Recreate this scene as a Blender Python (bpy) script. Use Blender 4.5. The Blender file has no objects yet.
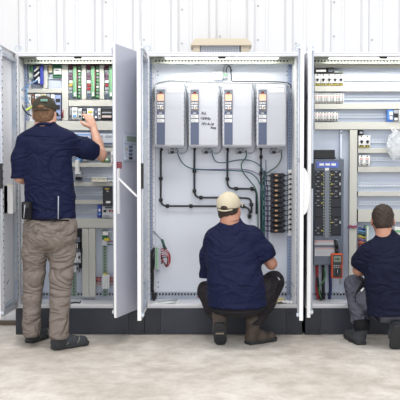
import bpy, bmesh, math, random
import numpy as np
from mathutils import Vector, Matrix
random.seed(7)
S = bpy.context.scene
COL = S.collection
F = 772.0
TH = math.atan(28.0 / F)
CY, CZ = -6.0, 1.275

def W(px, py, Y):
    """world point seen at (px, py) on the plane y = Y"""
    c, s = math.cos(TH), math.sin(TH)
    a, b = (px - 200) / F, (200 - py) / F
    dy, dz = c + b * s, -s + b * c
    t = (Y - CY) / dy
    return Vector((a * t, Y, CZ + dz * t))

def lin(c):
    return tuple(((v / 255) / 12.92 if v / 255 <= .04045 else ((v / 255 + .055) / 1.055) ** 2.4) for v in c) + (1,)

MATS = {}
def mat(name, rgb, rough=.5, metal=0., emit=None, es=1., bump=None, var=None, trans=0., alpha=1., spec=.5):
    if name in MATS: return MATS[name]
    m = bpy.data.materials.new(name); m.use_nodes = True
    nt = m.node_tree; b = nt.nodes['Principled BSDF']
    b.inputs['Base Color'].default_value = lin(rgb)
    b.inputs['Roughness'].default_value = rough
    b.inputs['Metallic'].default_value = metal
    b.inputs['Specular IOR Level'].default_value = spec
    if trans: b.inputs['Transmission Weight'].default_value = trans
    if alpha < 1: b.inputs['Alpha'].default_value = alpha
    if emit:
        b.inputs['Emission Color'].default_value = lin(emit); b.inputs['Emission Strength'].default_value = es
    tc = nt.nodes.new('ShaderNodeTexCoord')
    if var:      # (scale, second colour, detail)
        n = nt.nodes.new('ShaderNodeTexNoise'); n.inputs['Scale'].default_value = var[0]; n.inputs['Detail'].default_value = var[2]
        r = nt.nodes.new('ShaderNodeValToRGB'); r.color_ramp.elements[0].position = .35; r.color_ramp.elements[1].position = .65
        r.color_ramp.elements[0].color = lin(rgb); r.color_ramp.elements[1].color = lin(var[1])
        nt.links.new(tc.outputs['Object'], n.inputs['Vector']); nt.links.new(n.outputs['Fac'], r.inputs['Fac'])
        nt.links.new(r.outputs['Color'], b.inputs['Base Color'])
    if bump:     # (scale, strength, distance)
        n = nt.nodes.new('ShaderNodeTexNoise'); n.inputs['Scale'].default_value = bump[0]; n.inputs['Detail'].default_value = 3
        bp = nt.nodes.new('ShaderNodeBump'); bp.inputs['Strength'].default_value = bump[1]; bp.inputs['Distance'].default_value = bump[2]
        nt.links.new(tc.outputs['Object'], n.inputs['Vector']); nt.links.new(n.outputs['Fac'], bp.inputs['Height'])
        nt.links.new(bp.outputs['Normal'], b.inputs['Normal'])
    MATS[name] = m
    return m

white = mat('painted steel white', (242, 242, 243), .4)
lilac = mat('cabinet paint', (230, 231, 237), .38)
doorgrey = mat('door paint', (197, 200, 212), .42, bump=(400, .15, .0005))
plate = mat('mounting plate paint', (226, 231, 241), .45)
zinc = mat('galvanised steel', (196, 200, 206), .4, .35, var=(6, (168, 178, 194), 4))
postb = mat('blue cast post steel', (148, 161, 188), .45, .2)  # post steel with the blue cast and reflection put into its colour
railgrn = mat('perforated rail', (150, 156, 146), .45, .2)
ductm = mat('cable duct plastic', (200, 200, 193), .5)
ductd = mat('cable duct slots', (138, 140, 138), .6)
dark = mat('dark slot', (28, 30, 34), .6)
black = mat('black plastic', (26, 27, 31), .45)
navyblk = mat('dark breaker plastic', (27, 31, 43), .4)
plinthm = mat('plinth paint', (50, 55, 66), .45)
plinthd = mat('plinth corner paint', (38, 42, 52), .45)
galv = mat('bright zinc', (206, 214, 226), .35, .3)
lightm = mat('device grey plastic', (204, 207, 214), .42)
devw = mat('device white plastic', (238, 238, 236), .4)
devg = mat('device mid grey plastic', (160, 165, 172), .45)
paneldk = mat('distribution panel grey', (98, 107, 122), .45)
paneldk2 = mat('panel centre strip', (122, 128, 138), .4)
blue = mat('blue plastic', (42, 70, 160), .4)
ltblue = mat('pale blue plastic', (110, 165, 225), .4)
slate = mat('slate blue plastic', (88, 98, 124), .42)
orange = mat('orange rubber', (206, 84, 42), .5)
peach = mat('backlit peach display', (246, 190, 160), .4, emit=(255, 170, 125), es=.35)
lcd = mat('green grey display', (130, 145, 132), .3)
red = mat('red plastic', (140, 40, 50), .45)
wred = mat('red wire', (150, 40, 46), .45)
wgreen = mat('green wire', (42, 88, 74), .45)
wteal = mat('teal wire', (44, 92, 104), .45)
wblue = mat('blue wire', (50, 62, 130), .45)
wpurple = mat('purple wire', (122, 84, 150), .45)
wyellow = mat('yellow plastic', (214, 200, 60), .5)
wblack = mat('black wire', (30, 33, 38), .5)
wgrey = mat('grey wire', (150, 156, 162), .5)
skyw = mat('pale blue wire', (120, 170, 225), .45)
pcb = mat('green terminal plastic', (128, 178, 138), .5)
pcbd = mat('dark green board', (40, 110, 72), .5)
brass = mat('brass screw', (190, 165, 90), .35, .8)
cream = mat('cream painted metal', (204, 192, 172), .5)
paper = mat('paper', (236, 228, 200), .7)
led = mat('lit light strip', (255, 255, 250), .4, emit=(255, 252, 240), es=4.)
ink = mat('marker ink', (40, 44, 60), .7)
plasticbag = mat('clear plastic film', (240, 244, 248), .25, alpha=.42, bump=(22, 1., .02))
magenta = mat('purple terminal', (116, 78, 106), .5)
glowblue = mat('lit blue indicator', (90, 90, 250), .4, emit=(70, 70, 255), es=1.5)

class MB:
    def __init__(s): s.bm = bmesh.new(); s.ms = []; s.smooth = False
    def mi(s, m):
        if m not in s.ms: s.ms.append(m)
        return s.ms.index(m)
    def box(s, x0, x1, y0, y1, z0, z1, m, bev=0., M=None):
        if x1 < x0: x0, x1 = x1, x0
        if y1 < y0: y0, y1 = y1, y0
        if z1 < z0: z0, z1 = z1, z0
        i = s.mi(m)
        if bev:
            t = bmesh.new(); bmesh.ops.create_cube(t, size=1)
            for v in t.verts: v.co = Vector((x0 + (v.co.x + .5) * (x1 - x0), y0 + (v.co.y + .5) * (y1 - y0), z0 + (v.co.z + .5) * (z1 - z0)))
            bmesh.ops.bevel(t, geom=list(t.edges), offset=min(bev, .45 * min(x1 - x0, y1 - y0, z1 - z0)), segments=2, affect='EDGES', profile=.6)
            s._merge(t, i, M); return s
        c = [(x0, y0, z0), (x1, y0, z0), (x1, y1, z0), (x0, y1, z0), (x0, y0, z1), (x1, y0, z1), (x1, y1, z1), (x0, y1, z1)]
        vs = [s.bm.verts.new(M @ Vector(p) if M else p) for p in c]
        for f in ((0, 3, 2, 1), (4, 5, 6, 7), (0, 1, 5, 4), (1, 2, 6, 5), (2, 3, 7, 6), (3, 0, 4, 7)):
            s.bm.faces.new([vs[k] for k in f]).material_index = i
        return s
    def _merge(s, t, i, M=None):
        mp = {}
        for v in t.verts: mp[v] = s.bm.verts.new(M @ v.co if M else v.co)
        for f in t.faces:
            g = s.bm.faces.new([mp[v] for v in f.verts]); g.material_index = i; g.smooth = f.smooth
        t.free()
    def prism(s, pts, y0, y1, m):          # pts = (x, z) outline, extruded in y
        i = s.mi(m); a = [s.bm.verts.new((p[0], y0, p[1])) for p in pts]; b = [s.bm.verts.new((p[0], y1, p[1])) for p in pts]
        n = len(pts); s.bm.faces.new(a).material_index = i; s.bm.faces.new(b[::-1]).material_index = i
        for k in range(n): s.bm.faces.new((a[k], b[k], b[(k + 1) % n], a[(k + 1) % n])).material_index = i
        return s
    def prismx(s, pts, x0, x1, m):         # pts = (y, z)
        i = s.mi(m); a = [s.bm.verts.new((x0, p[0], p[1])) for p in pts]; b = [s.bm.verts.new((x1, p[0], p[1])) for p in pts]
        n = len(pts); s.bm.faces.new(a).material_index = i; s.bm.faces.new(b[::-1]).material_index = i
        for k in range(n): s.bm.faces.new((a[k], b[k], b[(k + 1) % n], a[(k + 1) % n])).material_index = i
        return s
    def tube(s, pts, r, m, seg=8, closed=False, caps=True):
        i = s.mi(m); P = [Vector(p) for p in pts]; n = len(P); rings = []
        up = None
        for k in range(n):
            if closed: d = P[(k + 1) % n] - P[k - 1]
            else: d = P[min(k + 1, n - 1)] - P[max(k - 1, 0)]
            if d.length < 1e-9: d = Vector((0, 0, 1))
            d.normalize()
            if up is None: up = d.orthogonal().normalized()
            up = (up - d * up.dot(d))
            up = up.normalized() if up.length > 1e-6 else d.orthogonal().normalized()
            w = d.cross(up); rr = r[k] if isinstance(r, (list, tuple)) else r
            rings.append([s.bm.verts.new(P[k] + rr * (math.cos(2 * math.pi * q / seg) * up + math.sin(2 * math.pi * q / seg) * w)) for q in range(seg)])
        for k in range(n if closed else n - 1):
            A, B = rings[k], rings[(k + 1) % n]
            for q in range(seg):
                f = s.bm.faces.new((A[q], A[(q + 1) % seg], B[(q + 1) % seg], B[q])); f.material_index = i; f.smooth = True
        if caps and not closed:
            s.bm.faces.new(rings[0][::-1]).material_index = i; s.bm.faces.new(rings[-1]).material_index = i
        return s
    def cyl(s, a, b, r, m, seg=12): return s.tube([a, b], r, m, seg)
    def build(s, name, parent=None, base=True):
        bmesh.ops.recalc_face_normals(s.bm, faces=s.bm.faces)
        me = bpy.data.meshes.new(name); 
        for m in s.ms: me.materials.append(m)
        o = bpy.data.objects.new(name, me); COL.objects.link(o)
        if parent is not None:
            o.parent = parent; off = PLOC.get(parent.name, Vector((0, 0, 0)))
        else:
            if base:
                xs = [v.co for v in s.bm.verts]
                off = Vector(((min(v.x for v in xs) + max(v.x for v in xs)) / 2, (min(v.y for v in xs) + max(v.y for v in xs)) / 2, min(v.z for v in xs)))
            else: off = Vector((0, 0, 0))
            o.location = off
        PLOC[o.name] = off.copy()
        bmesh.ops.translate(s.bm, verts=s.bm.verts, vec=-off)
        s.bm.to_mesh(me); s.bm.free()
        return o

PLOC = {}     # world position that the local coordinates of an object's children start from
def empty(name, loc):
    o = bpy.data.objects.new(name, None); COL.objects.link(o); o.location = loc; o.empty_display_size = .1
    PLOC[o.name] = Vector(loc); return o
def tag(o, label, cat, group=None):
    o['label'] = label; o['category'] = cat
    if group: o['group'] = group
    return o
def struct(o): o['kind'] = 'structure'; return o

def smoothpath(pts, n=6):
    """Catmull-Rom through points"""
    P = [Vector(p) for p in pts]; P = [P[0] * 2 - P[1]] + P + [P[-1] * 2 - P[-2]]; out = []
    for k in range(1, len(P) - 2):
        for j in range(n):
            t = j / n; a, b, c, d = P[k - 1], P[k], P[k + 1], P[k + 2]
            out.append(.5 * ((2 * b) + (c - a) * t + (2 * a - 5 * b + 4 * c - d) * t * t + (3 * b - a - 3 * c + d) * t ** 3))
    out.append(P[-2]); return out
def pp(l, Y, n=6):     # path from pixel list on plane Y (or own Y)
    return smoothpath([W(p[0], p[1], p[2] if len(p) > 2 else Y) for p in l], n)

def text_mesh(txt, size, m, name='lettering', parent=None, at=None, extrude=.0004, rz=None, align='LEFT', shear=0, rot=0):
    cu = bpy.data.curves.new(name, 'FONT'); cu.body = txt; cu.size = size; cu.extrude = extrude; cu.align_x = align; cu.shear = shear; cu.resolution_u = 2; cu.offset = .0009
    to = bpy.data.objects.new(name, cu); COL.objects.link(to)
    dg = bpy.context.evaluated_depsgraph_get(); me = bpy.data.meshes.new_from_object(to.evaluated_get(dg))
    bpy.data.objects.remove(to); bpy.data.curves.remove(cu)
    me.materials.clear(); me.materials.append(m)
    o = bpy.data.objects.new(name, me); COL.objects.link(o)
    me.transform(Matrix.Rotation(math.pi / 2, 4, 'X') @ Matrix.Rotation(rot, 4, 'Z'))
    if parent: o.parent = parent; o.location = at - PLOC[parent.name]
    return o

# ------------------------------------------------------------------ setting
m = bpy.data.materials.new('polished concrete'); m.use_nodes = True; nt = m.node_tree; b = nt.nodes['Principled BSDF']
tc = nt.nodes.new('ShaderNodeTexCoord')
n1 = nt.nodes.new('ShaderNodeTexNoise'); n1.inputs['Scale'].default_value = 1.3; n1.inputs['Detail'].default_value = 7; n1.inputs['Roughness'].default_value = .65; n1.inputs['Distortion'].default_value = .6
n2 = nt.nodes.new('ShaderNodeTexNoise'); n2.inputs['Scale'].default_value = 7; n2.inputs['Detail'].default_value = 8; n2.inputs['Roughness'].default_value = .7
r1 = nt.nodes.new('ShaderNodeValToRGB'); r1.color_ramp.elements[0].position = .34; r1.color_ramp.elements[1].position = .62
r1.color_ramp.elements[0].color = lin((202, 193, 182)); r1.color_ramp.elements[1].color = lin((234, 228, 220))
r2 = nt.nodes.new('ShaderNodeValToRGB'); r2.color_ramp.elements[0].position = .3; r2.color_ramp.elements[1].position = .6
r2.color_ramp.elements[0].color = lin((205, 200, 194)); r2.color_ramp.elements[1].color = (1, 1, 1, 1)
mx = nt.nodes.new('ShaderNodeMix'); mx.data_type = 'RGBA'; mx.blend_type = 'MULTIPLY'; mx.inputs['Factor'].default_value = .8
nt.links.new(tc.outputs['Object'], n1.inputs['Vector']); nt.links.new(tc.outputs['Object'], n2.inputs['Vector'])
nt.links.new(n1.outputs['Fac'], r1.inputs['Fac']); nt.links.new(n2.outputs['Fac'], r2.inputs['Fac'])
nt.links.new(r1.outputs['Color'], mx.inputs[6]); nt.links.new(r2.outputs['Color'], mx.inputs[7]); nt.links.new(mx.outputs[2], b.inputs['Base Color'])
b.inputs['Roughness'].default_value = .42; b.inputs['Specular IOR Level'].default_value = .4
q = MB(); q.box(-8, 8, -12, .56, -.1, 0, m); struct(q.build('floor', base=False))

wallm = mat('ribbed wall sheet', (224, 224, 226), .5)
q = MB(); i = q.mi(wallm)
prof = []                      # ribbed sheet metal: one wide rib every 0.315 m
x = 1.011 - .315 * 26
while x < 7.5:
    prof += [(x, .45), (x + .018, .422), (x + .062, .422), (x + .08, .45), (x + .155, .45), (x + .163, .444), (x + .183, .444), (x + .191, .45)]
    x += .315
fr = [(q.bm.verts.new((a, c, 0)), q.bm.verts.new((a, c, 5))) for a, c in prof]
for k in range(len(fr) - 1): q.bm.faces.new((fr[k][0], fr[k + 1][0], fr[k + 1][1], fr[k][1])).material_index = i
q.box(-7.2, 7.3, .452, .56, 0, 5, wallm)
scr = mat('wall screw', (150, 150, 150), .5)
for k in range(26):
    for z in (2.34, 2.62):
        cx = 1.011 - .315 * (k - 8) + .10
        if z > 2.5 and k % 2: continue
        q.cyl((cx, .45, z + .03 * (k % 3)), (cx, .442, z + .03 * (k % 3)), .006, scr, 8)
struct(q.build('wall_back', base=False))
q = MB(); q.box(-7, -1.46, .375, .42, 0, .035, mat('shadow toned floor trim', (96, 84, 74), .7)); q.box(2.06, 7, .375, .42, 0, .035, MATS['shadow toned floor trim'])  # trim at the wall foot, floor shadow put into its dark colour
struct(q.build('baseboard_back', base=False))

# ------------------------------------------------------------------ cabinets
ZT, ZB = 2.2, .212
PL = .35                                     # face of the mounting plates
def cabinet(name, x0, x1, label, plate_m=plate, lo=.285, hi=2.166, mx=.07):
    c = empty(name, ((x0 + x1) / 2, .2, 0)); tag(c, label, 'cabinet')
    q = MB()
    for xa, xb in ((x0, x0 + .125), (x1 - .125, x1)):
        q.box(xa, xb, .012, .39, .0, .208, plinthd, .003)
        for z in (.035, .17):
            q.cyl((xa + .03, .013, z), (xa + .03, .007, z), .006, dark, 8); q.cyl((xb - .02, .013, z), (xb - .02, .007, z), .006, dark, 8)
    q.box(x0 + .125, x1 - .125, .016, .38, .004, .206, plinthm, .002)
    for xa in (x0 + .16, x1 - .16):
        for z in (.035, .17): q.cyl((xa, .017, z), (xa, .01, z), .005, dark, 8)
    q.build('plinth', c)
    for k, xa in enumerate((x0, x1 - .012)):
        q = MB(); q.box(xa, xa + .012, .03, .40, ZB, ZT, lilac, .002); q.build('side_panel', c)
    q = MB(); q.box(x0, x1, 0, .40, ZT - .012, ZT, lilac, .003)
    q.box(x0 + .012, x1 - .012, .03, .385, ZT - .022, ZT - .013, railgrn); q.build('top_panel', c)
    q = MB(); q.box(x0, x1, .012, .40, ZB - .003, ZB + .012, lilac, .003)
    for k in range(int((x1 - x0 - .12) / .026)):
        xx = x0 + .07 + k * .026
        q.box(xx, xx + .014, .345, .3475, ZB + .045, ZB + .062, dark)
    q.box(x0 + .04, x1 - .04, .348, .362, ZB + .012, ZB + .072, zinc)
    q.build('bottom_panel', c)
    q = MB(); q.box(x0 + .012, x1 - .012, .388, .398, ZB, ZT - .012, lilac); q.build('rear_panel', c)
    # door frame around the opening, with a folded inner lip
    q = MB(); w = .040
    q.box(x0, x0 + w, 0, .030, ZB, ZT - .0125, lilac, .004); q.box(x1 - w, x1, 0, .030, ZB, ZT - .0125, lilac, .004)
    q.box(x0 + w, x1 - w, 0, 0.030, ZT - .030, ZT - .0125, lilac, .004); q.box(x0 + w, x1 - w, 0, .012, ZB + .012, ZB + .03, lilac, .003)
    q.box(x0 + w, x0 + w + .006, .006, .02, ZB + .03, ZT - .032, devg); q.box(x1 - w - .006, x1 - w, .006, .02, ZB + .03, ZT - .032, devg)
    q.build('front_frame', c)
    # inner side channels, perforated corner posts and top rails
    for k, (ta, tb, pa, pb) in enumerate(((x0 + .012, x0 + .018, x0 + .019, x0 + .043), (x1 - .053, x1 - .012, x1 - .084, x1 - .054))):
        q = MB(); q.box(ta, tb, .05, .30, ZB + .012, ZT - .024, white, .002)
        if k: q.box(ta + .012, ta + .016, .046, .05, ZB + .03, ZT - .06, zinc); q.box(ta + .026, ta + .030, .046, .05, ZB + .03, ZT - .06, lilac)
        q.build('side_channel', c)
        q = MB(); q.box(pa, pb, .30, .375, ZB + .012, ZT - .024, postb)
        for h_ in range(74):
            z = ZB + .06 + h_ * .0255
            q.box((pa + pb) / 2 - .004, (pa + pb) / 2 + .004, .2985, .3, z, z + .011, slate)
        q.build('perforated_post', c)
    q = MB(); q.box(x0 + .045, x0 + .069, .33, .375, ZB + .012, ZT - .024, lilac)
    for h_ in range(40): q.box(x0 + .052, x0 + .058, .329, .33, ZB + .08 + h_ * .047, ZB + .09 + h_ * .047, devg)
    q.build('cable_strip', c)
    q = MB(); q.box(x0 + .05, x1 - .055, .15, .19, ZT - .066, ZT - .0225, railgrn)
    for k in range(int((x1 - x0 - .16) / .026)):
        xx = x0 + .08 + k * .026
        q.box(xx, xx + .013, .1485, .15, ZT - .053, ZT - .039, dark)
    q.build('perforated_rail', c)
    q = MB(); q.box(x0 + mx, x1 - mx, PL, PL + .004, lo, hi, plate_m, .001)
    for xx in (x0 + mx + .02, x1 - mx - .02):
        for z in (hi - .07, hi - .10, lo + .04, lo + .08): q.cyl((xx, PL, z), (xx, PL - .003, z), .005, dark, 8)
    q.build('mounting_plate', c)
    return c

def door(c, hx, s, w, ang, z0=.222, z1=2.19, style='plain', grip=False):
    """s=+1: closed door runs to +x from the hinge; returns the door; local frame has the hinge at the origin"""
    q = MB(); t = .014 if style == 'panel' else .021
    X = lambda a: s * a
    q.box(X(0), X(w), -.003, 0, 0, z1 - z0, doorgrey if style == 'panel' else lilac)
    q.box(X(0), X(.005), 0, t, 0, z1 - z0, white); q.box(X(w - .005), X(w), 0, t, 0, z1 - z0, white)
    q.box(X(.005), X(w - .005), 0, t, z1 - z0 - .005, z1 - z0, white); q.box(X(.005), X(w - .005), 0, t, 0, .005, white)
    q.box(X(w - .035), X(w), t, t + .002, 0, z1 - z0, white); q.box(X(0), X(.035), t, t + .002, 0, z1 - z0, white)
    rot = -ang if s > 0 else ang
    me = bpy.data.meshes.new('door'); bmesh.ops.recalc_face_normals(q.bm, faces=q.bm.faces)
    def fin(q, name, par):
        bmesh.ops.recalc_face_normals(q.bm, faces=q.bm.faces)
        me = bpy.data.meshes.new(name); [me.materials.append(m) for m in q.ms]; q.bm.to_mesh(me); q.bm.free()
        o = bpy.data.objects.new(name, me); COL.objects.link(o); o.parent = par; return o
    d = fin(q, 'door', c)
    d.location = Vector((hx, -.002, z0)) - PLOC[c.name]; d.rotation_euler = (0, 0, math.radians(rot))
    H = z1 - z0
    q = MB()                                  # perforated tube frame on the inside of the door
    for a in (.045, w - .07):
        q.box(X(a), X(a + .024), .001, t + .012, .05, H - .05, zinc if a < .1 else lilac)
        for k in range(36): q.box(X(a + .007), X(a + .017), t + .012, t + .0135, .1 + k * .05, .112 + k * .05, dark)
    q.box(X(.07), X(w - .07), .001, t + .01, H - .075, H - .05, zinc); q.box(X(.07), X(w - .07), .001, t + .01, .05, .075, zinc)
    fin(q, 'stiffener_frame', d)
    q = MB()                                  # lock rod on the free edge
    q.cyl((X(w - .018), t + .012, .02), (X(w - .018), t + .012, H - .02), .005, galv, 8)
    if not grip and style != 'panel': q.box(X(w - .03), X(w - .006), t + .002, t + .02, H * .475, H * .475 + .18, black, .003)
    else: q.box(X(w - .024), X(w - .010), t + .002, t + .02, H * .57, H * .57 + .03, devg, .003)
    for z in (.03, H - .05): q.box(X(w - .03), X(w - .008), t + .002, t + .022, z, z + .02, galv)
    fin(q, 'lock_rod', d)
    for z in (.25, H - .35):
        q = MB(); q.cyl((X(.006), -.006, z), (X(.006), -.006, z + .07), .007, galv, 10); fin(q, 'hinge', d)
    if not (grip or style == 'panel'): return d
    q = MB()                                  # pull handle on the outer face
    hz = .75
    q.box(X(w - .052), X(w - .018), -.012, -.003, hz, hz + .33, white, .004)
    if style == 'panel':
        q.box(-.012, .012, -.006, .006, -.185, .01, white, .005, M=Matrix.Translation((X(w - .035), -.016, hz + .25)) @ Matrix.Rotation(math.radians(-s * 0), 4, 'Z') @ Matrix.Rotation(math.radians(-48), 4, 'X'))
    else:
        pts = [(-.012, hz)] + [(-.012 - .034 * math.sin(math.pi * k / 12) ** .6, hz + .33 * k / 12) for k in range(1, 12)] + [(-.012, hz + .33)]
        q.prismx(pts, X(w - .046), X(w - .024), white)
    fin(q, 'handle', d)
    if style == 'panel':
        q = MB(); x0, x1, z0_, z1_ = X(w * .76), X(w * .23), 1.128, 1.341
        x0, x1 = sorted((x0, x1))
        q.box(x0, x1, -.010, -.003, z0_, z1_, mat('keypad frame', (168, 176, 192), .4), .003)
        q.box(x0 + .008, x1 - .008, -.013, -.010, z1_ - .075, z1_ - .008, mat('keypad face', (196, 203, 216), .4), .002)
        q.box(x0 + .05, x1 - .035, -.0145, -.013, z1_ - .064, z1_ - .022, lcd)
        q.box(x0 + .008, x1 - .008, -.013, -.010, z0_ + .01, z1_ - .085, MATS['keypad face'], .002)
        for r in range(4):
            for k in range(2): q.box(x0 + .085 + k * .034, x0 + .113 + k * .034, -.016, -.013, z0_ + .018 + r * .028, z0_ + .038 + r * .028, slate if r else black, .002)
        q.box(x0 + .02, x0 + .065, -.0145, -.013, z0_ + .085, z0_ + .102, mat('rating plate', (190, 178, 176), .5)); q.box(x0 + .02, x0 + .03, -.016, -.013, z0_ + .02, z0_ + .03, devw)
        fin(q, 'operator_panel', d)
        q = MB(); q.box(X(w - .012), X(w - .095), -.005, -.003, 1.078, 1.126, red)
        for z in (1.086, 1.1, 1.114): q.box(X(w - .025), X(w - .085), -.006, -.005, z, z + .005, mat('pale print', (220, 150, 155), .5))
        fin(q, 'warning_label', d)['label'] = 'small dark red label'
    return d

plateb = mat('glow tinted plate', (202, 211, 227), .45, .1)  # bluish glow of the LED strips put into the plate colour
c1 = cabinet('control_cabinet', -1.445, -.437, 'open two-door cabinet on the left, with beige wiring ducts, worked on by the standing man', plateb)
c2 = cabinet('control_cabinet', -.435, .800, 'middle open cabinet holding four tall grey motor drives in a row')
c3 = cabinet('control_cabinet', .825, 2.035, 'right open cabinet with rows of breakers and a dark distribution panel at its left', plateb)
door(c1, -1.435, 1, .485, 92.5)
door(c1, -.447, -1, .485, 71, style='panel')
door(c2, -.430, 1, .565, 91)
door(c2, .784, -1, .565, 84.2, grip=True)
door(c3, .838, 1, .45, 98)
for c, xs in ((c1, (-1.42,)), (c2, (-.41, .765)), (c3, (.86, 2.0))):
    for x in xs:
        q = MB(); q.cyl((x, .07, ZT), (x, .07, ZT + .02), .014, galv)
        q.tube([(x + .022 * math.cos(a * math.pi / 8), .07, ZT + .042 + .022 * math.sin(a * math.pi / 8)) for a in range(16)], .006, galv, 8, closed=True); q.build('lifting_eye', c)

# ducts and rails of the cabinets are parts of them
YD = .285
def duct(c, px0, px1, py0, py1, yf=YD, m=None):
    m = m or ductm
    a, b = W(px0, py1, yf), W(px1, py0, yf); q = MB()
    q.box(a.x, b.x, yf, yf + .008, a.z, b.z, m, .002)
    e = .004; L = .0125
    hor = (b.x - a.x) > (b.z - a.z)
    q.box(a.x + e, b.x - e, yf + .008, PL, a.z + e, b.z - e, ductd)
    if hor:
        n = int((b.x - a.x) / L)
        for k in range(n):
            x = a.x + k * L
            q.box(x + .002, x + .0095, yf + .008, yf + .045, b.z - e, b.z - .001, m); q.box(x + .002, x + .0095, yf + .008, yf + .045, a.z + .001, a.z + e, m)
    else:
        n = int((b.z - a.z) / L)
        for k in range(n):
            z = a.z + k * L
            q.box(b.x - e, b.x - .001, yf + .008, yf + .045, z + .002, z + .0095, m); q.box(a.x + .001, a.x + e, yf + .008, yf + .045, z + .002, z + .0095, m)
    return q.build('cable_duct', c)
def rail(c, px0, px1, py, h=.035):
    a, b = W(px0, py, PL), W(px1, py, PL); z = a.z; q = MB()
    q.box(a.x, b.x, PL - .012, PL, z - h / 2, z + h / 2, galv)
    q.box(a.x, b.x, PL - .016, PL - .012, z + h / 2 - .005, z + h / 2, galv); q.box(a.x, b.x, PL - .016, PL - .012, z - h / 2, z - h / 2 + .005, galv)
    n = int((b.x - a.x) / .025)
    for k in range(n): q.box(a.x + .006 + k * .025, a.x + .02 + k * .025, PL - .0135, PL - .012, z - .003, z + .003, devg)
    return q.build('mounting_rail', c)
def vrail(c, px, py0, py1, m=None):
    a, b = W(px - 2.1, py1, PL), W(px + 2.1, py0, PL); q = MB()
    q.box(a.x, b.x, PL - .012, PL, a.z, b.z, m or galv)
    n = int((b.z - a.z) / .025)
    for k in range(n): q.box((a.x + b.x) / 2 - .004, (a.x + b.x) / 2 + .004, PL - .0135, PL - .012, a.z + .006 + k * .025, a.z + .019 + k * .025, dark)
    return q.build('mounting_rail', c)

warm = mat('duct plastic lit copy', (214, 214, 206), .5)  # brighter copy of the duct plastic, strip light in its colour; unused
# left cabinet
for a in ((26, 138, 60.5, 64.2), (43.2, 47.4, 64.8, 88.2), (27, 61.8, 88.6, 92.8), (62.2, 68, 64.8, 120.6), (81.6, 86, 64.8, 99.4), (99.6, 104, 64.8, 99.4), (68.6, 138, 99.8, 106.2), (26, 138, 121, 130.2),
          (60, 138, 147.6, 151.6), (60, 138, 162.8, 167), (60, 138, 182.2, 186.2), (60, 138, 200, 204), (60, 138, 218.5, 228), (82.3, 88.6, 228.6, 297), (89.2, 95.3, 228.6, 297), (117, 121.5, 64.8, 99.4)):
    duct(c1, *a)
for a in ((61, 138, 113.5), (61, 138, 139), (61, 138, 157.5), (61, 138, 176), (61, 138, 193.5), (61, 138, 211), (28, 61, 106), (28, 43, 77), (48, 62, 77)): rail(c1, *a)
vrail(c1, 105, 230, 296, mat('green grey rail', (140, 160, 148), .45, .3)); vrail(c1, 74, 230, 296, MATS['green grey rail'])
# right cabinet
for a in ((314.5, 420, 63.6, 67.6), (314.5, 420, 86, 91.4), (314.5, 420, 103.6, 109), (314.5, 420, 122, 129.4), (348.8, 357.4, 130, 299), (358, 420, 148.2, 153), (358, 420, 166.6, 172.2), (358, 420, 191.4, 196.2), (358, 420, 209.4, 222)):
    duct(c3, *a)
for a in ((314.5, 420, 79), (314.5, 420, 97.8), (314.5, 420, 115.8), (358, 420, 141), (358, 420, 159), (358, 420, 184.5), (358, 420, 203)): rail(c3, *a)
LEDK = .42
# ------------------------------------------------------------------ helpers for devices
def dbox(q, px0, px1, py0, py1, yf, yb, m, bev=0.):
    a, b = W(px0, py1, yf), W(px1, py0, yf); q.box(a.x, b.x, yf, yb, a.z, b.z, m, bev); return a, b
def root_at(name, px0, px1, py1, yf, label, cat, group=None):
    a, b = W(px0, py1, yf), W(px1, py1, yf)
    return tag(empty(name, ((a.x + b.x) / 2, PL, a.z)), label, cat, group)
def clone(o, loc, label=None, group=None, parent=None):
    c = o.copy(); COL.objects.link(c)
    if parent is None:
        c.location = loc; PLOC[c.name] = Vector(loc)
        if label: c['label'] = label
        if group: c['group'] = group
    else: c.parent = parent
    for ch in [k for k in bpy.data.objects if k.parent == o]: clone(ch, None, parent=c)
    return c

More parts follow.
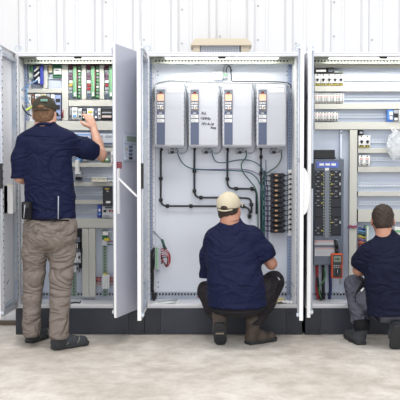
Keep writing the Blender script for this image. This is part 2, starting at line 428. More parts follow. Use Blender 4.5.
# ------------------------------------------------------------------ motor drives
drives = []
where = ['leftmost of the four tall grey motor drives', 'second motor drive from the left, with black handwriting on its front',
         'third motor drive from the left, below the small white junction box', 'rightmost of the four tall grey motor drives']
YF = .12
a, b = W(154.8, 147.5, YF), W(184.2, 84.3, YF)
wd, hd = b.x - a.x, b.z - a.z
z0 = a.z
def drive(x0, label):
    t = tag(empty('motor_drive', (x0 + wd / 2, PL, z0)), label, 'motor drive', 'tall grey motor drives')
    q = MB(); q.box(x0 + .006, x0 + wd - .006, YF + .02, PL, z0 + .004, z0 + hd - .006, lightm, .01)
    q.box(x0, x0 + wd, YF, YF + .14, z0 + .012, z0 + hd, lightm, .014)
    q.box(x0 + .004, x0 + wd - .004, YF + .01, YF + .1, z0, z0 + .02, devg, .004)
    for s_ in (x0 + .0002, x0 + wd - .0012):
        for k in range(11): q.box(s_ - .0008, s_ + .0018, YF + .03, YF + .1, z0 + .06 + k * .037, z0 + .068 + k * .037, dark)
    for k in range(11):
        q.box(x0 + .004, x0 + .009, YF - .001, YF, z0 + .07 + k * .035, z0 + .078 + k * .035, devg); q.box(x0 + wd - .009, x0 + wd - .004, YF - .001, YF, z0 + .07 + k * .035, z0 + .078 + k * .035, devg)
    q.build('housing', t)
    q = MB(); q.box(x0 + .085, x0 + wd - .016, YF - .0015, YF, z0 + .05, z0 + .312, mat('drive cover', (199, 202, 210), .4), .001)
    q.box(x0 + .085, x0 + wd - .016, YF - .0015, YF, z0 + .315, z0 + hd - .02, MATS['drive cover'], .001)
    q.build('front_cover', t)
    q = MB(); q.box(x0 + .097, x0 + wd - .02, YF - .003, YF - .0015, z0 + hd - .064, z0 + hd - .034, devw); q.box(x0 + .105, x0 + .109, YF - .004, YF - .003, z0 + hd - .056, z0 + hd - .044, ltblue); q.build('name_plate', t)
    q = MB(); q.box(x0 + .014, x0 + .080, YF - .004, YF, z0 + .022, z0 + .285, slate, .002)
    q.box(x0 + .034, x0 + .058, YF - .006, YF - .004, z0 + .268, z0 + .274, devw); q.build('terminal_cover', t)
    q = MB(); q.box(x0 + .014, x0 + .080, YF - .004, YF, z0 + hd - .062, z0 + hd - .04, slate, .001)
    for k in range(6): q.box(x0 + .016, x0 + .078, YF - .006, YF - .004, z0 + hd - .06 + k * .0035, z0 + hd - .0585 + k * .0035, devg)
    q.build('vent', t)
    for zz in (.232, .198):
        q = MB(); q.box(x0 + .018, x0 + .076, YF - .0065, YF - .004, z0 + zz, z0 + zz + .026, devw, .001)
        for k in range(3): q.box(x0 + .024, x0 + .06 - k * .008, YF - .0075, YF - .0065, z0 + zz + .006 + k * .006, z0 + zz + .008 + k * .006, devg)
        q.build('rating_label', t)
    q = MB(); q.box(x0 + .014, x0 + .080, YF - .012, YF, z0 + .290, z0 + .432, mat('keypad surround', (116, 118, 132), .4), .004)
    q.box(x0 + .036, x0 + .058, YF - .014, YF - .012, z0 + .428, z0 + .438, black); q.box(x0 + .039, x0 + .055, YF - .016, YF - .014, z0 + .420, z0 + .429, orange)
    cc = devw
    for r in range(3):
        for k in range(3 if r else 4):
            n = 3 if r else 4; wv = .052 / n
            q.box(x0 + .021 + k * wv, x0 + .021 + k * wv + wv * .72, YF - .016, YF - .012, z0 + .343 - r * .02, z0 + .355 - r * .02, cc, .002)
    q.cyl((x0 + .047, YF - .012, z0 + .326), (x0 + .047, YF - .018, z0 + .326), .009, devw, 12)
    q.box(x0 + .05, x0 + .06, YF - .0165, YF - .012, z0 + .298, z0 + .308, mat('amber key', (220, 170, 90), .4), .001)
    k_ = q.build('control_keypad', t)
    q = MB(); q.box(x0 + .021, x0 + .073, YF - .014, YF - .012, z0 + .368, z0 + .418, peach)
    for k in range(4): q.box(x0 + .026 + k * .012, x0 + .033 + k * .012, YF - .015, YF - .014, z0 + .372, z0 + .378, devw)
    q.build('display', k_)
    for gx in (.045, .135, .165):
        q = MB(); q.cyl((x0 + gx, .26, z0 + .004), (x0 + gx, .26, z0 - .022), .011, black if gx < .1 else devg, 12); q.cyl((x0 + gx, .26, z0 - .006), (x0 + gx, .26, z0 - .012), .015, black if gx < .1 else devg, 6); q.build('cable_gland', t)
    return t
for k, px in enumerate((154.8, 188.8, 222.5, 256.6)):
    drives.append(drive(W(px, 120, YF).x, where[k]))
x0 = W(188.8, 120, YF).x
for tx, dx, dz, sz in (('0-L', .098, .262, .030), ('+24Vin', .090, .222, .028), ("10's 0-10", .096, .180, .027), ('loop', .172, .150, .024)):
    o = text_mesh(tx, sz, ink, 'handwriting', drives[1], Vector((x0 + dx, YF - .0035, z0 + dz)), shear=.2, rot=-.06)
    o['label'] = 'black marker handwriting'

# ------------------------------------------------------------------ black conduits below the drives
YC = .315
def conduit(pts, label, r=.0105, n=5, ties=()):
    P = []
    P3 = [W(p[0], p[1], p[2] if len(p) > 2 else YC) for p in pts]
    # round the corners
    out = [P3[0]]
    for k in range(1, len(P3) - 1):
        A, B, C_ = P3[k - 1], P3[k], P3[k + 1]; R = min(.055, (A - B).length * .45, (C_ - B).length * .45)
        s_, e_ = B + (A - B).normalized() * R, B + (C_ - B).normalized() * R
        for j in range(7):
            t = j / 6; out.append((1 - t) ** 2 * s_ + 2 * t * (1 - t) * B + t * t * e_)
    out.append(P3[-1])
    t = empty('cable_conduit', P3[0]); tag(t, label, 'conduit', 'black conduits under the drives')
    q = MB(); q.tube(out, r * .82, wblack if r < .009 else mat('conduit plastic', (44, 48, 54), .45), 10); q.build('conduit_run', t)
    for px, py, hor in ties:
        c = W(px, py, YC); q = MB()
        if hor: q.cyl((c.x - .013, c.y, c.z), (c.x + .013, c.y, c.z), r * 1.55, black, 12)
        else: q.cyl((c.x, c.y, c.z - .013), (c.x, c.y, c.z + .013), r * 1.55, black, 12)
        q.box(c.x - .008, c.x + .008, c.y, PL, c.z - .008, c.z + .008, black); q.build('clamp', t)
    return t
conduit([(160.8, 151, .27), (160.8, 153.5), (160.8, 206), (207, 206.2), (240, 206.2), (249.5, 208), (249.5, 219)], 'lowest black conduit, dropping from the leftmost drive and running right behind the cream cap', ties=((160.8, 178.5, 0), (160.8, 200, 0), (167.5, 206, 1), (191, 206.1, 1), (243, 206.2, 1), (249.5, 216, 0)))
conduit([(194.4, 151, .27), (194.4, 153.5), (194.4, 197.6), (236, 197.6), (250.5, 198.5), (251.5, 206), (251.5, 213)], 'middle black conduit, dropping from the second drive with a bend above the cream cap', ties=((194.4, 171, 0), (194.4, 191, 0), (201, 197.6, 1), (237, 197.6, 1), (251.5, 204.5, 0)))
conduit([(228, 151, .27), (227.4, 154), (227.4, 188.6), (253.5, 188.8), (256.5, 192), (256.5, 214)], 'short thick black conduit dropping from the third drive above the cream cap', ties=((227.4, 179, 0), (236, 188.7, 1), (252, 188.7, 1)))
conduit([(261.2, 151, .27), (261, 154), (261, 262)], 'straight black conduit hanging down from the rightmost drive', r=.009, ties=((261, 157, 0), (261, 173, 0)))

def cable(name, pts, r, m, label, cat='cable', group=None, Y=.30, n=6, seg=8):
    q = MB(); q.tube(pp(pts, Y, n), r, m, seg); o = q.build(name); tag(o, label, cat, group); return o
# thin control cables
cable('control_cable', [(177.6, 150.5, .27), (178.5, 156), (183, 163.5), (192, 168.5), (212, 170), (240, 171), (252, 174), (259, 182), (262, 196), (262.4, 240)], .0045, wteal, 'thin teal cable curving down from the leftmost drive and far to the right')
cable('control_cable', [(212, 150.5, .27), (213, 157), (217, 162), (226, 162.5), (238, 160), (250, 160.5), (259, 165), (264, 174), (264.6, 190), (264.6, 240)], .0042, wteal, 'thin dark teal cable sagging from the second drive across under the third')
cable('control_cable', [(193, 169.6, .33), (214, 169.4, .33), (240, 169.2, .33), (254, 172, .33), (263, 180, .33), (266.6, 200, .33), (267, 238, .33)], .003, wpurple, 'thin purple wire running along the long teal cable')
cable('control_cable', [(246.2, 150.5, .27), (246, 157), (241.5, 164), (243, 172), (250, 181), (256, 190), (257.8, 204), (258, 245)], .0048, wgreen, 'green cable winding down from the third drive')
cable('control_cable', [(281.2, 150.5, .27), (281.4, 158), (277, 166), (270, 171), (264, 176), (262.8, 188), (263.4, 240)], .0048, wgreen, 'green cable looping down from the rightmost drive above the black connector stack')
cable('control_cable', [(265.8, 160, .33), (266.2, 180, .33), (268, 200, .33), (268, 262, .33)], .003, wblue, 'thin blue wire in the bundle beside the connector stack')
# loops of grey cable between the drives
for k, (px, lab) in enumerate(((185.8, 'first and second'), (219.8, 'second and third'), (253.6, 'third and fourth'))):
    cable('power_cable', [(px - 6, 153, .27), (px - 2, 153), (px + 1.2, 149.5), (px + 1.8, 142), (px + 1.2, 110), (px + .8, 92), (px - 2, 83.5)], .0055, wgrey, 'grey cable rising between the %s drives' % lab, group='grey cables between the drives')
cable('power_cable', [(154.2, 100), (153.4, 93), (154.6, 87), (158, 83.4), (166, 81.6), (172, 81), (190, 82), (214, 82.4), (240, 83.6), (264, 83.8), (284, 84.6), (289.6, 88), (290, 100)], .0065, mat('braided cable', (168, 172, 172), .5, var=(240, (120, 124, 126), 1)), 'grey braided cable running along above the four drives')
cable('power_cable', [(231.2, 71), (231.4, 79), (232, 80.8), (236, 81.4), (262, 81.6), (283, 82.2), (289.8, 84), (291, 87.6)], .0045, wblack, 'thin black cable running right from the white junction box', n=5)
for k, px in enumerate((169.2, 203.2, 236.9, 271)):
    n_ = ('leftmost', 'second', 'third', 'rightmost')[k]
    t = tag(empty('cable_splitter', W(px, 155, .3)), 'small black cable connector lying under the %s drive' % n_, 'connector', 'black connectors under the drives')
    q = MB(); dbox(q, px + 1.2, px + 4.8, 151, 153.6, .29, .315, black, .003); q.build('housing', t)
    q = MB(); q.tube(pp([(px - 1, 150.5, .27), (px - .6, 153.4), (px + 1.5, 152.6)], .3), .004, wgrey); q.build('lead', t); q = MB(); q.tube(pp([(px + 4.6, 152.4), (px + 8, 152.2), (px + 9, 150.2, .27)], .3), .004, wgrey); q.build('lead', t)

# small junction box
t = tag(empty('junction_box', W(220, 80, .32)), 'small white junction box with two looped cables above the third drive', 'junction box')
q = MB(); dbox(q, 213.6, 222.4, 71.6, 79.4, .30, PL, devw, .004); c = W(215.8, 73.6, .30); q.cyl((c.x, .30, c.z), (c.x, .292, c.z), .009, devg, 12); q.build('housing', t)
q = MB(); dbox(q, 222.8, 227.6, 72.4, 78.6, .31, PL, devg, .002); dbox(q, 223.2, 227.2, 73.6, 75.6, .305, .31, pcb); q.build('terminal', t)
q = MB(); q.tube(pp([(224, 73), (223.8, 68), (226, 64.8), (228.8, 65.6), (231, 70)], .32), .0042, wgrey); q.build('lead', t)
q = MB(); q.tube(pp([(226.4, 73), (226.8, 67.6), (229, 66), (230.6, 67.6), (231.2, 71)], .315), .0035, wblack); q.build('lead', t)
q = MB(); dbox(q, 230.2, 232, 69.4, 72, .31, .33, black, .002); q.build('connector', t)

# connector stack with its strip of holes
def conn(py, label):
    t = root_at('cable_connector', 270, 286, py + 4.6, .26, label, 'connector', 'black connectors in the stack beside the right door')
    q = MB(); a, b = dbox(q, 271, 284, py, py + 4.5, .265, .34, navyblk, .006); dbox(q, 273.6, 280.6, py + .3, py + 4.2, .248, .27, black, .005)
    dbox(q, 282.2, 285.2, py + 1, py + 3.6, .275, .33, black, .003); q.build('housing', t)
    q = MB(); dbox(q, 275, 277.6, py + 1.5, py + 2.9, .245, .249, mat('amber label', (206, 160, 118), .4)); q.build('label_window', t)
    q = MB(); q.tube(pp([(285, py + 2.4), (287.6, py + 2.0), (290.2, py + .8)], .275, 4), .0035, wblack, 6)
    c = W(290.4, py + .8, .28); q.cyl((c.x, .287, c.z), (c.x, .262, c.z), .0085, black, 10); q.build('plug_lead', t)
    q = MB(); q.tube(pp([(271.4, py + 2.6), (268, py + 2.6), (264.5, py + 2.0), (262.5 + (py % 3), py - 2.5)], .31, 4), .0042, mat('dark wire', (34, 40, 54), .5), 6); q.build('lead', t)
    return t
for k in range(12):
    py = 173.2 + k * 5.02
    lab = {0: 'topmost black connector in the stack beside the right door of the middle cabinet', 11: 'lowest black connector in the stack beside the right door'}.get(k, '%s black connector from the top of the stack beside the right door' % ('', 'second', 'third', 'fourth', 'fifth', 'sixth', 'seventh', 'eighth', 'ninth', 'tenth', 'eleventh', 'last')[k])
    conn(py, lab)
q = MB(); dbox(q, 288.2, 293.4, 172, 233, .288, .294, white, .001)
for k in range(24):
    c = W(292.4, 173 + k * 2.5, .288); q.cyl((c.x, .288, c.z), (c.x, .2865, c.z), .003, dark, 8)
a, b = W(287.6, 172, .31), W(293.4, 233, .31); q.box(a.x, b.x, .294, .30, b.z - .02, b.z, white); q.box(a.x, b.x, .294, .30, a.z, a.z + .02, white)
tag(q.build('perforated_strip'), 'white strip with holes holding the plugs right of the black connector stack', 'mounting strip')

# terminal block low at the left of the middle cabinet
t = tag(empty('terminal_block', W(155, 271, .3)), 'green and grey terminal block with red wire loops, low left in the middle cabinet', 'terminal block')
q = MB(); dbox(q, 155, 160.4, 247, 269.6, .25, PL, lightm, .003); dbox(q, 155.6, 157.4, 247.4, 269, .243, .25, pcb)
for k in range(9): dbox(q, 158, 159.8, 248.4 + k * 2.3, 249.6 + k * 2.3, .246, .25, devg)
q.build('housing', t)
q = MB(); dbox(q, 158.4, 159.4, 269.6, 273.6, .30, PL, galv); q.build('mounting_rail', t)
for k in range(5):
    q = MB(); q.tube(pp([(160, 249.4 + k * 2.4, .27), (165, 249 + k * 2, .26), (169.6 - k * .5, 254 + k * 1.2, .25), (170 - k * .8, 262 + k * .8, .25), (166.6, 266.8 - k * .2, .26), (163.6, 262, .27), (161, 254 + k * 2.4, .28)], .27, 5), .0042, (wred, wred, mat('pink wire', (180, 130, 140), .5), wred, wblack)[k], 6); q.build('wire_loop', t)
q = MB(); q.tube(pp([(155.4, 248, .29), (151.8, 253, .29), (151, 262, .29), (152.4, 275, .3), (152, 292, .31)], .29), .014, wblack, 8); q.tube(pp([(155.4, 254, .3), (153.4, 264, .28), (151.8, 280, .3), (153.6, 296, .3)], .3), .010, black, 8); q.build('cable_bundle', t)
cable('control_cable', [(153.6, 231, .33), (158, 236, .31), (162.8, 241.6, .29), (163, 247, .28)], .006, wgrey, 'short grey and green cable end above the terminal block')
t = tag(empty('cable_connector', W(163, 247, .28)), 'dark green plug above the red wire loops of the terminal block', 'connector')
q = MB(); P = pp([(162, 239.6, .29), (164.6, 247.4, .27)], .28, 3); q.tube(P, .011, mat('dark green plug', (40, 78, 66), .45), 10); q.build('plug', t)
q = MB(); q.tube(pp([(164.6, 247.4, .27), (165.6, 249.6, .27)], .27, 3), .014, MATS['dark green plug'], 10); q.build('strain_relief', t)
# things lying on the cabinet floors
ZF = ZB + .012
t = tag(empty('gripper_tool', (-.30, .13, ZF)), 'white plastic tool lying on the floor of the middle cabinet, left corner', 'tool')
for k, (m_, a_) in enumerate(((devw, .55), (devw, .8), (devg, .68))):
    q = MB(); d = Vector((math.cos(a_), math.sin(a_), 0)); p = Vector((-.375 + .02 * k, .035 + .012 * k, ZF + .012 + .004 * k))
    q.tube([p, p + d * .07, p + d * .15, p + d * .2], [.006, .011, .01, .007], m_, 8); q.build('handle', t)
q = MB(); q.box(-.25, -.165, .17, .225, ZF, ZF + .018, devw, .004); q.build('head', t)
t = tag(empty('door_switch', W(153.5, 302, .28)), 'black switch block standing at the bottom of the left rail of the middle cabinet', 'switch')
q = MB(); dbox(q, 151.6, 156.6, 293, 299, .26, .30, black, .003); q.build('housing', t)
q = MB(); dbox(q, 153, 155, 299, 301.6, .27, .30, navyblk, .002); q.build('plunger', t)
random.seed(3)
for k, (x, y, w_, d_, r_, m_, lab) in enumerate(((.62, .17, .12, .09, .3, paper, 'cream sheet of paper lying flat on the floor of the middle cabinet'), (.69, .12, .10, .06, -.4, devw, 'folded white sheet near the right door hinge on the cabinet floor'))):
    q = MB(); i_ = q.mi(m_); N = 7
    g = [[q.bm.verts.new((x + math.cos(r_) * (u - 3) / 6 * w_ - math.sin(r_) * (v - 3) / 6 * d_, y + math.sin(r_) * (u - 3) / 6 * w_ + math.cos(r_) * (v - 3) / 6 * d_, ZF + .006 + .012 * random.random() + .01 * (u % 2))) for v in range(N)] for u in range(N)]
    for u in range(N - 1):
        for v in range(N - 1): q.bm.faces.new((g[u][v], g[u + 1][v], g[u + 1][v + 1], g[u][v + 1])).material_index = i_
    o = q.build('paper_sheet'); sm = o.modifiers.new('thickness', 'SOLIDIFY'); sm.thickness = .0015; tag(o, lab, 'paper')
for k, (x, y, lab) in enumerate(((.585, .10, 'left of the small tan wire rolls by the crouching man\'s knee'), (.655, .22, 'right of the small tan wire rolls near the right rail'))):
    q = MB()
    for j in range(3): q.tube([(x + .026 * math.cos(a * math.pi / 10), y + .026 * math.sin(a * math.pi / 10), ZF + .007 + j * .010) for a in range(20)], .006, mat('tan cord', (206, 196, 160), .7), 6, closed=True)
    tag(q.build('wire_roll'), lab, 'wire roll')
t = tag(empty('relay_box', (.60, .28, ZF)), 'small dark box at the foot of the mounting plate beside the crouching man\'s knee', 'box')
q = MB(); q.box(.565, .625, .27, .33, ZF, ZF + .05, black, .004); q.build('housing', t); q = MB(); q.box(.575, .60, .268, .27, ZF + .01, ZF + .035, paper); q.build('label_plate', t)
cable('control_cable', [(208, 297.5, .05), (204, 297.8, .05), (200.5, 296.6, .06), (197.5, 297, .1)], .006, wred, 'short red cable on the cabinet floor by the crouching man\'s left knee')
q = MB(); a = W(76, 306, .05); q.tube([(a.x - .04, .06, ZF + .007), (a.x - .035, .05, ZF + .02), (a.x, .055, ZF + .024), (a.x + .03, .055, ZF + .02), (a.x + .035, .06, ZF + .034)], .006, black, 8)
q.box(a.x - .05, a.x + .02, .05, .066, ZF, ZF + .008, black, .002); tag(q.build('door_latch'), 'small black metal latch on the floor of the left cabinet', 'latch')
cable('control_cable', [(141, 292, -.1), (140.4, 287, -.2), (143, 283, -.2), (146, 284, -.05), (147.4, 290, .0)], .002, wgreen, 'thin green earth wire looping from the middle cabinet left door')
cable('control_cable', [(294, 287, -.25), (291, 283, -.15), (289, 285, -.05), (289.6, 292, .02), (292, 297, .02)], .002, wgreen, 'thin green earth wire looping from the middle cabinet right door')
cable('control_cable', [(7, 284, -.25), (10, 277, -.15), (14, 277, -.04), (15, 286, .0), (12, 296, -.1)], .003, wblack, 'thin black earth wire looping from the left cabinet left door')

# light strips
def lightbar(x0, x1, label, p):
    t = tag(empty('light_strip', ((x0 + x1) / 2, .07, ZT - .0225)), label, 'light')
    q = MB(); q.box(x0, x1, .045, .095, ZT - .036, ZT - .0225, lightm, .003)
    q.box((x0 + x1) / 2 - .03, (x0 + x1) / 2 + .03, 0.034, .045, ZT - .046, ZT - .024, black, .003); q.build('housing', t)
    q = MB(); q.box(x0 + .01, x1 - .01, .050, .090, ZT - .041, ZT - .0361, led, .001); q.build('diffuser', t)
    l = bpy.data.lights.new('strip_light', 'AREA'); l.shape = 'RECTANGLE'; l.size = x1 - x0 - .02; l.size_y = .04; l.energy = p * LEDK; l.color = (1, .98, .92)
    o = bpy.data.objects.new('strip_light', l); COL.objects.link(o); o.location = ((x0 + x1) / 2, .07, ZT - .043); o.rotation_euler = (math.radians(16), 0, 0)
    return (x0, x1, p)
BARS = [lightbar(-1.28, -.62, 'lit light strip under the top of the left cabinet', 9), lightbar(-.28, .62, 'lit light strip under the top of the middle cabinet, above the drives', 12), lightbar(1.0, 1.85, 'lit light strip under the top of the right cabinet', 11)]

# roof fan hood on the middle cabinet
Yh = .12
a, b = W(190.6, 51.6, Yh), W(252, 44.2, Yh)
t = tag(empty('fan_hood', ((a.x + b.x) / 2, Yh + .12, ZT)), 'cream roof fan hood with grey louvres on top of the middle cabinet', 'fan hood')
q = MB(); zt = b.z; yb = Yh + .25
i = q.mi(cream)
lo_ = [(a.x, Yh), (b.x, Yh), (b.x, yb), (a.x, yb)]; up_ = [(a.x + .035, Yh + .04), (b.x - .035, Yh + .04), (b.x - .035, yb - .04), (a.x + .035, yb - .04)]
L = [q.bm.verts.new((p[0], p[1], zt)) for p in lo_]; U = [q.bm.verts.new((p[0], p[1], zt + .052)) for p in up_]; K = [q.bm.verts.new((p[0], p[1], zt - .008)) for p in lo_]
q.bm.faces.new(U).material_index = i; q.bm.faces.new(K[::-1]).material_index = i
for k in range(4):
    q.bm.faces.new((L[k], L[(k + 1) % 4], U[(k + 1) % 4], U[k])).material_index = i; q.bm.faces.new((K[k], K[(k + 1) % 4], L[(k + 1) % 4], L[k])).material_index = i
q.build('lid', t)
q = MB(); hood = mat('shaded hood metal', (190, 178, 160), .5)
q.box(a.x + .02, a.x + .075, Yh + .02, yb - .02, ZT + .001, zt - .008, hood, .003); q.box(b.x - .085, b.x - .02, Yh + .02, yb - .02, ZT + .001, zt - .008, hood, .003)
q.box(a.x + .03, b.x - .03, Yh + .06, yb - .03, ZT + .001, zt - .008, devg); q.build('base_frame', t)
q = MB()
for k in range(24):
    x = a.x + .085 + k * (b.x - a.x - .18) / 24; q.box(x, x + .0075, Yh + .03, Yh + .06, ZT + .004, zt - .009, mat('louvre', (196, 200, 210), .4))
q.build('louvres', t)
q = MB(); q.cyl((.40, .09, ZT), (.40, .09, ZT + .02), .018, galv); q.tube([(.36, .09, ZT + .006), (.5, .09, ZT + .006), (.70, .09, ZT + .006)], .006, wgrey); tag(q.build('cable_clamp'), 'small clamp and thin rod on the cabinet roof right of the fan hood', 'clamp')
# ------------------------------------------------------------------ devices of the right cabinet
def breaker(name, px0, px1, py0, py1, poles, label, group, style, yf=.27):
    t = root_at(name, px0, px1, py1, yf, label, 'circuit breaker', group)
    q = MB(); H = py1 - py0; w_ = (px1 - px0) / poles
    dbox(q, px0 + .05, px1 - .05, py0, py1, yf + .02, PL - .012, devw, .002)
    dbox(q, px0 + .15, px1 - .15, py0 + H * .22, py1 - H * .2, yf, yf + .03, devw, .002)
    for k in range(poles):
        c = px0 + (k + .5) * w_
        for py in (py0 + H * .1, py1 - H * .09):
            a = W(c, py, yf + .02); q.cyl((a.x, yf + .02, a.z), (a.x, yf + .018, a.z), min(.006, H * .0007), dark, 6)
        if style == 'switch':
            a, b = dbox(q, c - w_ * .38, c + w_ * .38, py1 - H * .24, py1 - H * .02, yf + .012, yf + .022, wyellow)
            dbox(q, c - w_ * .3, c - w_ * .05, py1 - H * .2, py1 - H * .06, yf + .011, yf + .013, dark)
            dbox(q, c + w_ * .12, c + w_ * .3, py1 - H * .2, py1 - H * .06, yf + .011, yf + .013, dark)
        else:
            dbox(q, c - w_ * .3, c + w_ * .3, py0 + H * .3, py0 + H * .38, yf - .001, yf, mat('red print', (206, 90, 80), .5))
            dbox(q, c - w_ * .3, c + w_ * .2, py0 + H * .68, py0 + H * .74, yf - .001, yf, devg)
    q.build('housing', t)
    for k in range(poles):
        c = px0 + (k + .5) * w_; q = MB()
        if style == 'switch':
            a = W(c, py0 + H * .5, yf); r = w_ * .0032
            q.cyl((a.x, yf, a.z), (a.x, yf - .006, a.z), r * .62, slate, 12); q.box(a.x - r * .7, a.x + r * .7, yf - .014, yf - .006, a.z - r * .2 + .003, a.z + r * .2 + .003, black, .001)
            q.box(a.x - r * .25, a.x + r * .25, yf - .014, yf - .006, a.z - r * .9, a.z + .003, black, .001)
        else:
            dbox(q, c - w_ * .22, c + w_ * .22, py0 + H * .44, py0 + H * .6, yf - .008, yf, devg if style == 'grey' else black, .001)
        q.build('toggle', t)
    return t
N5 = ('leftmost', 'second', 'third', 'fourth', 'rightmost')
for k in range(5):
    breaker('motor_switch', 314.6 + k * 5.85, 320.3 + k * 5.85, 74, 85.4, 1, '%s white motor switch with a yellow foot in the top row of the right cabinet' % N5[k], 'motor switches in the top row', 'switch')
for k in range(5):
    breaker('circuit_breaker', 314.6 + k * 5.9, 320.4 + k * 5.9, 93.4, 103, 2, '%s white breaker in the second row of the right cabinet' % N5[k], 'white breakers in the second row', 'grey')
for k in range(4):
    breaker('circuit_breaker', 314.6 + k * 5.9, 320.4 + k * 5.9, 112, 120.6, 2, '%s of the four white breakers in the third row of the right cabinet' % ('first', 'second', 'third', 'last')[k], 'white breakers in the third row', 'grey')
breaker('motor_switch', 358.6, 370.4, 135.4, 147.6, 2, 'two-knob white switch under a dark relay, right of the tall duct', None, 'switch')
breaker('circuit_breaker', 358.8, 370, 155.4, 165.6, 2, 'white breaker pair with red print below the two-knob switch', None, 'grey')
def small(name, px0, px1, py0, py1, m_, label, cat, group=None, yf=.27, yb=None, marks=(), bev=.002, par='housing', sub='marking'):
    """small device: a body with a raised front, terminals and separately coloured fronts"""
    t = root_at(name, px0, px1, py1, yf, label, cat, group)
    q = MB(); yb = yb or PL - .012
    dbox(q, px0, px1, py0, py1, yf + .012, yb, m_, bev)
    h, w_ = py1 - py0, px1 - px0
    dbox(q, px0 + .06 * w_, px1 - .06 * w_, py0 + .16 * h, py1 - .16 * h, yf, yf + .02, m_, bev)
    q.build(par, t)
    for (fx0, fx1, fy0, fy1, mm) in marks:
        q = MB(); dbox(q, px0 + fx0 * w_, px0 + fx1 * w_, py0 + fy0 * h, py0 + fy1 * h, yf - .004, yf, mm, .0006); q.build(sub, t)
    return t
q_ = [small('terminal_cover', 358.8, 363.5, 130, 136, black, 'dark relay above the two-knob switch', 'relay', yf=.28, marks=((.2, .8, .3, .6, devg),), sub='front_plate')]
small('busbar_cover', 315, 327, 68.6, 72.6, black, 'black frame with a pale centre above the top row of motor switches', 'terminal cover', marks=((.08, .92, .25, .8, devw),), sub='label_plate')
small('relay', 327.6, 333.4, 67.4, 73.4, black, 'small black relay standing above the third motor switch', 'relay', marks=((.2, .8, .55, .75, slate),), sub='front_plate')
small('relay', 333.8, 343, 70.6, 73.4, mat('grey green plastic', (110, 120, 112), .5), 'flat dark grey strip above the two right motor switches', 'relay', marks=((.1, .5, .3, .7, devg),), sub='front_plate')
small('power_supply', 387.6, 393.2, 109.8, 121.8, mat('bright blue plastic', (86, 140, 220), .4), 'bright blue module with white and red keys in the third row, far right', 'module', marks=((.35, .95, .15, .45, devw), (.4, .9, .55, .8, devw), (.55, .75, .42, .5, red)), sub='key')
small('relay', 393.6, 398.6, 109.8, 121.8, devg, 'grey module with dark front beside the bright blue module', 'relay', marks=((.1, .9, .3, .62, black), (.2, .8, .7, .85, devw)), sub='front_plate')
small('relay', 399, 404, 109.8, 121.8, devw, 'white module at the right edge beside the grey module', 'relay', marks=((.2, .8, .3, .6, devg),), sub='front_plate')

# distribution panel
Yp = .20
t = root_at('distribution_panel', 313.8, 344, 265, Yp, 'dark grey distribution panel with two columns of black breakers', 'distribution panel')
q = MB(); a, b = dbox(q, 314, 344, 159.2, 265, Yp, PL, paneldk, .004)
q.build('housing', t)
q = MB(); dbox(q, 316.6, 338.4, 161.6, 167.8, Yp - .004, Yp, mat('blue header', (92, 112, 196), .4), .001)
for k in range(3): dbox(q, 319.4 + k * 6, 324 + k * 6, 163.4, 165.6, Yp - .005, Yp - .004, devw)
dbox(q, 325, 329, 167.9, 170.6, Yp - .004, Yp, devw, .001); q.build('header_label', t)
q = MB(); dbox(q, 314.4, 324, 170.4, 235.6, Yp - .003, Yp, black, .001); dbox(q, 329.8, 341.4, 170.4, 235.6, Yp - .003, Yp, black, .001); q.build('breaker_bay', t)
q = MB(); dbox(q, 324.6, 329.2, 171, 238, Yp - .012, Yp, paneldk2, .001)
for k in range(22):
    dbox(q, 323.2, 324.2, 172.6 + k * 2.9, 173.9 + k * 2.9, Yp - .006, Yp - .003, mat('pale tick', (170, 176, 160), .5)); dbox(q, 329.8, 330.8, 172.6 + k * 2.9, 173.9 + k * 2.9, Yp - .006, Yp - .003, MATS['pale tick'])
q.build('centre_strip', t)
for r, (py, lft, rgt) in enumerate(((174.6, 1, 1), (184, 1, 1), (193.8, 1, 1), (203, 1, 0), (212.4, 0, 0), (222.4, 0, 1), (230.6, 1, 0))):
    for on, p0, p1, side in ((lft, 314.8, 323, 0), (rgt, 330.8, 341, 1)):
        q = MB(); dbox(q, p0, p1, py - 4, py + 4.2, Yp - .012, Yp - .003, navyblk, .002)
        if on:
            c = (p0 + p1) / 2 - (.8 if not side else -.2)
            dbox(q, c - 1.8, c + 1.8, py - 1.4, py + 1.4, Yp - .026, Yp - .012, black, .003)
            dbox(q, c - 2.4, c - 1.6, py - .4, py + .6, Yp - .0275, Yp - .012, devg); dbox(q, c - 1.2, c + 1.2, py - 3.2, py - 2.4, Yp - .0127, Yp - .012, devg)
            dbox(q, (p1 - 1.7 if not side else p0 + .4), (p1 - .3 if not side else p0 + 1.8), py - .5, py + .5, Yp - .0135, Yp - .012, wyellow)
            if side: dbox(q, p1 - 1.3, p1 - .5, py - 1.4, py + 1.2, Yp - .0135, Yp - .012, devw)
            dbox(q, c - 1.4, c + 1.4, py + 2.2, py + 2.9, Yp - .0127, Yp - .012, devg)
        q.build('breaker', t)
for (x0_, x1_, y0_, y1_) in ((314.8, 334.4, 240.4, 245), (314.8, 334.4, 247.6, 256)):
    q = MB(); dbox(q, x0_, x1_, y0_, y1_, Yp - .003, Yp, mat('panel label', (196, 198, 202), .5))
    dbox(q, x0_ + .2, x1_ - .2, y0_ + .2, y0_ + 1.1, Yp - .0036, Yp - .003, mat('pink print', (196, 140, 140), .5))
    for k in range(int((y1_ - y0_) / 1.5) - 1): dbox(q, x0_ + 1, x1_ - 3 - k, y0_ + 1.8 + k * 1.5, y0_ + 2.3 + k * 1.5, Yp - .0036, Yp - .003, devg)
    q.build('notice_label', t)
q = MB(); a = W(316, 242, Yp); q.cyl((a.x, Yp, a.z), (a.x, Yp - .006, a.z), .006, orange, 8)
for p in ((337, 240), (337.4, 246), (341, 262)):
    a = W(p[0], p[1], Yp); q.cyl((a.x, Yp, a.z), (a.x, Yp - .006, a.z), .005, galv, 8)
q.build('screw', t)
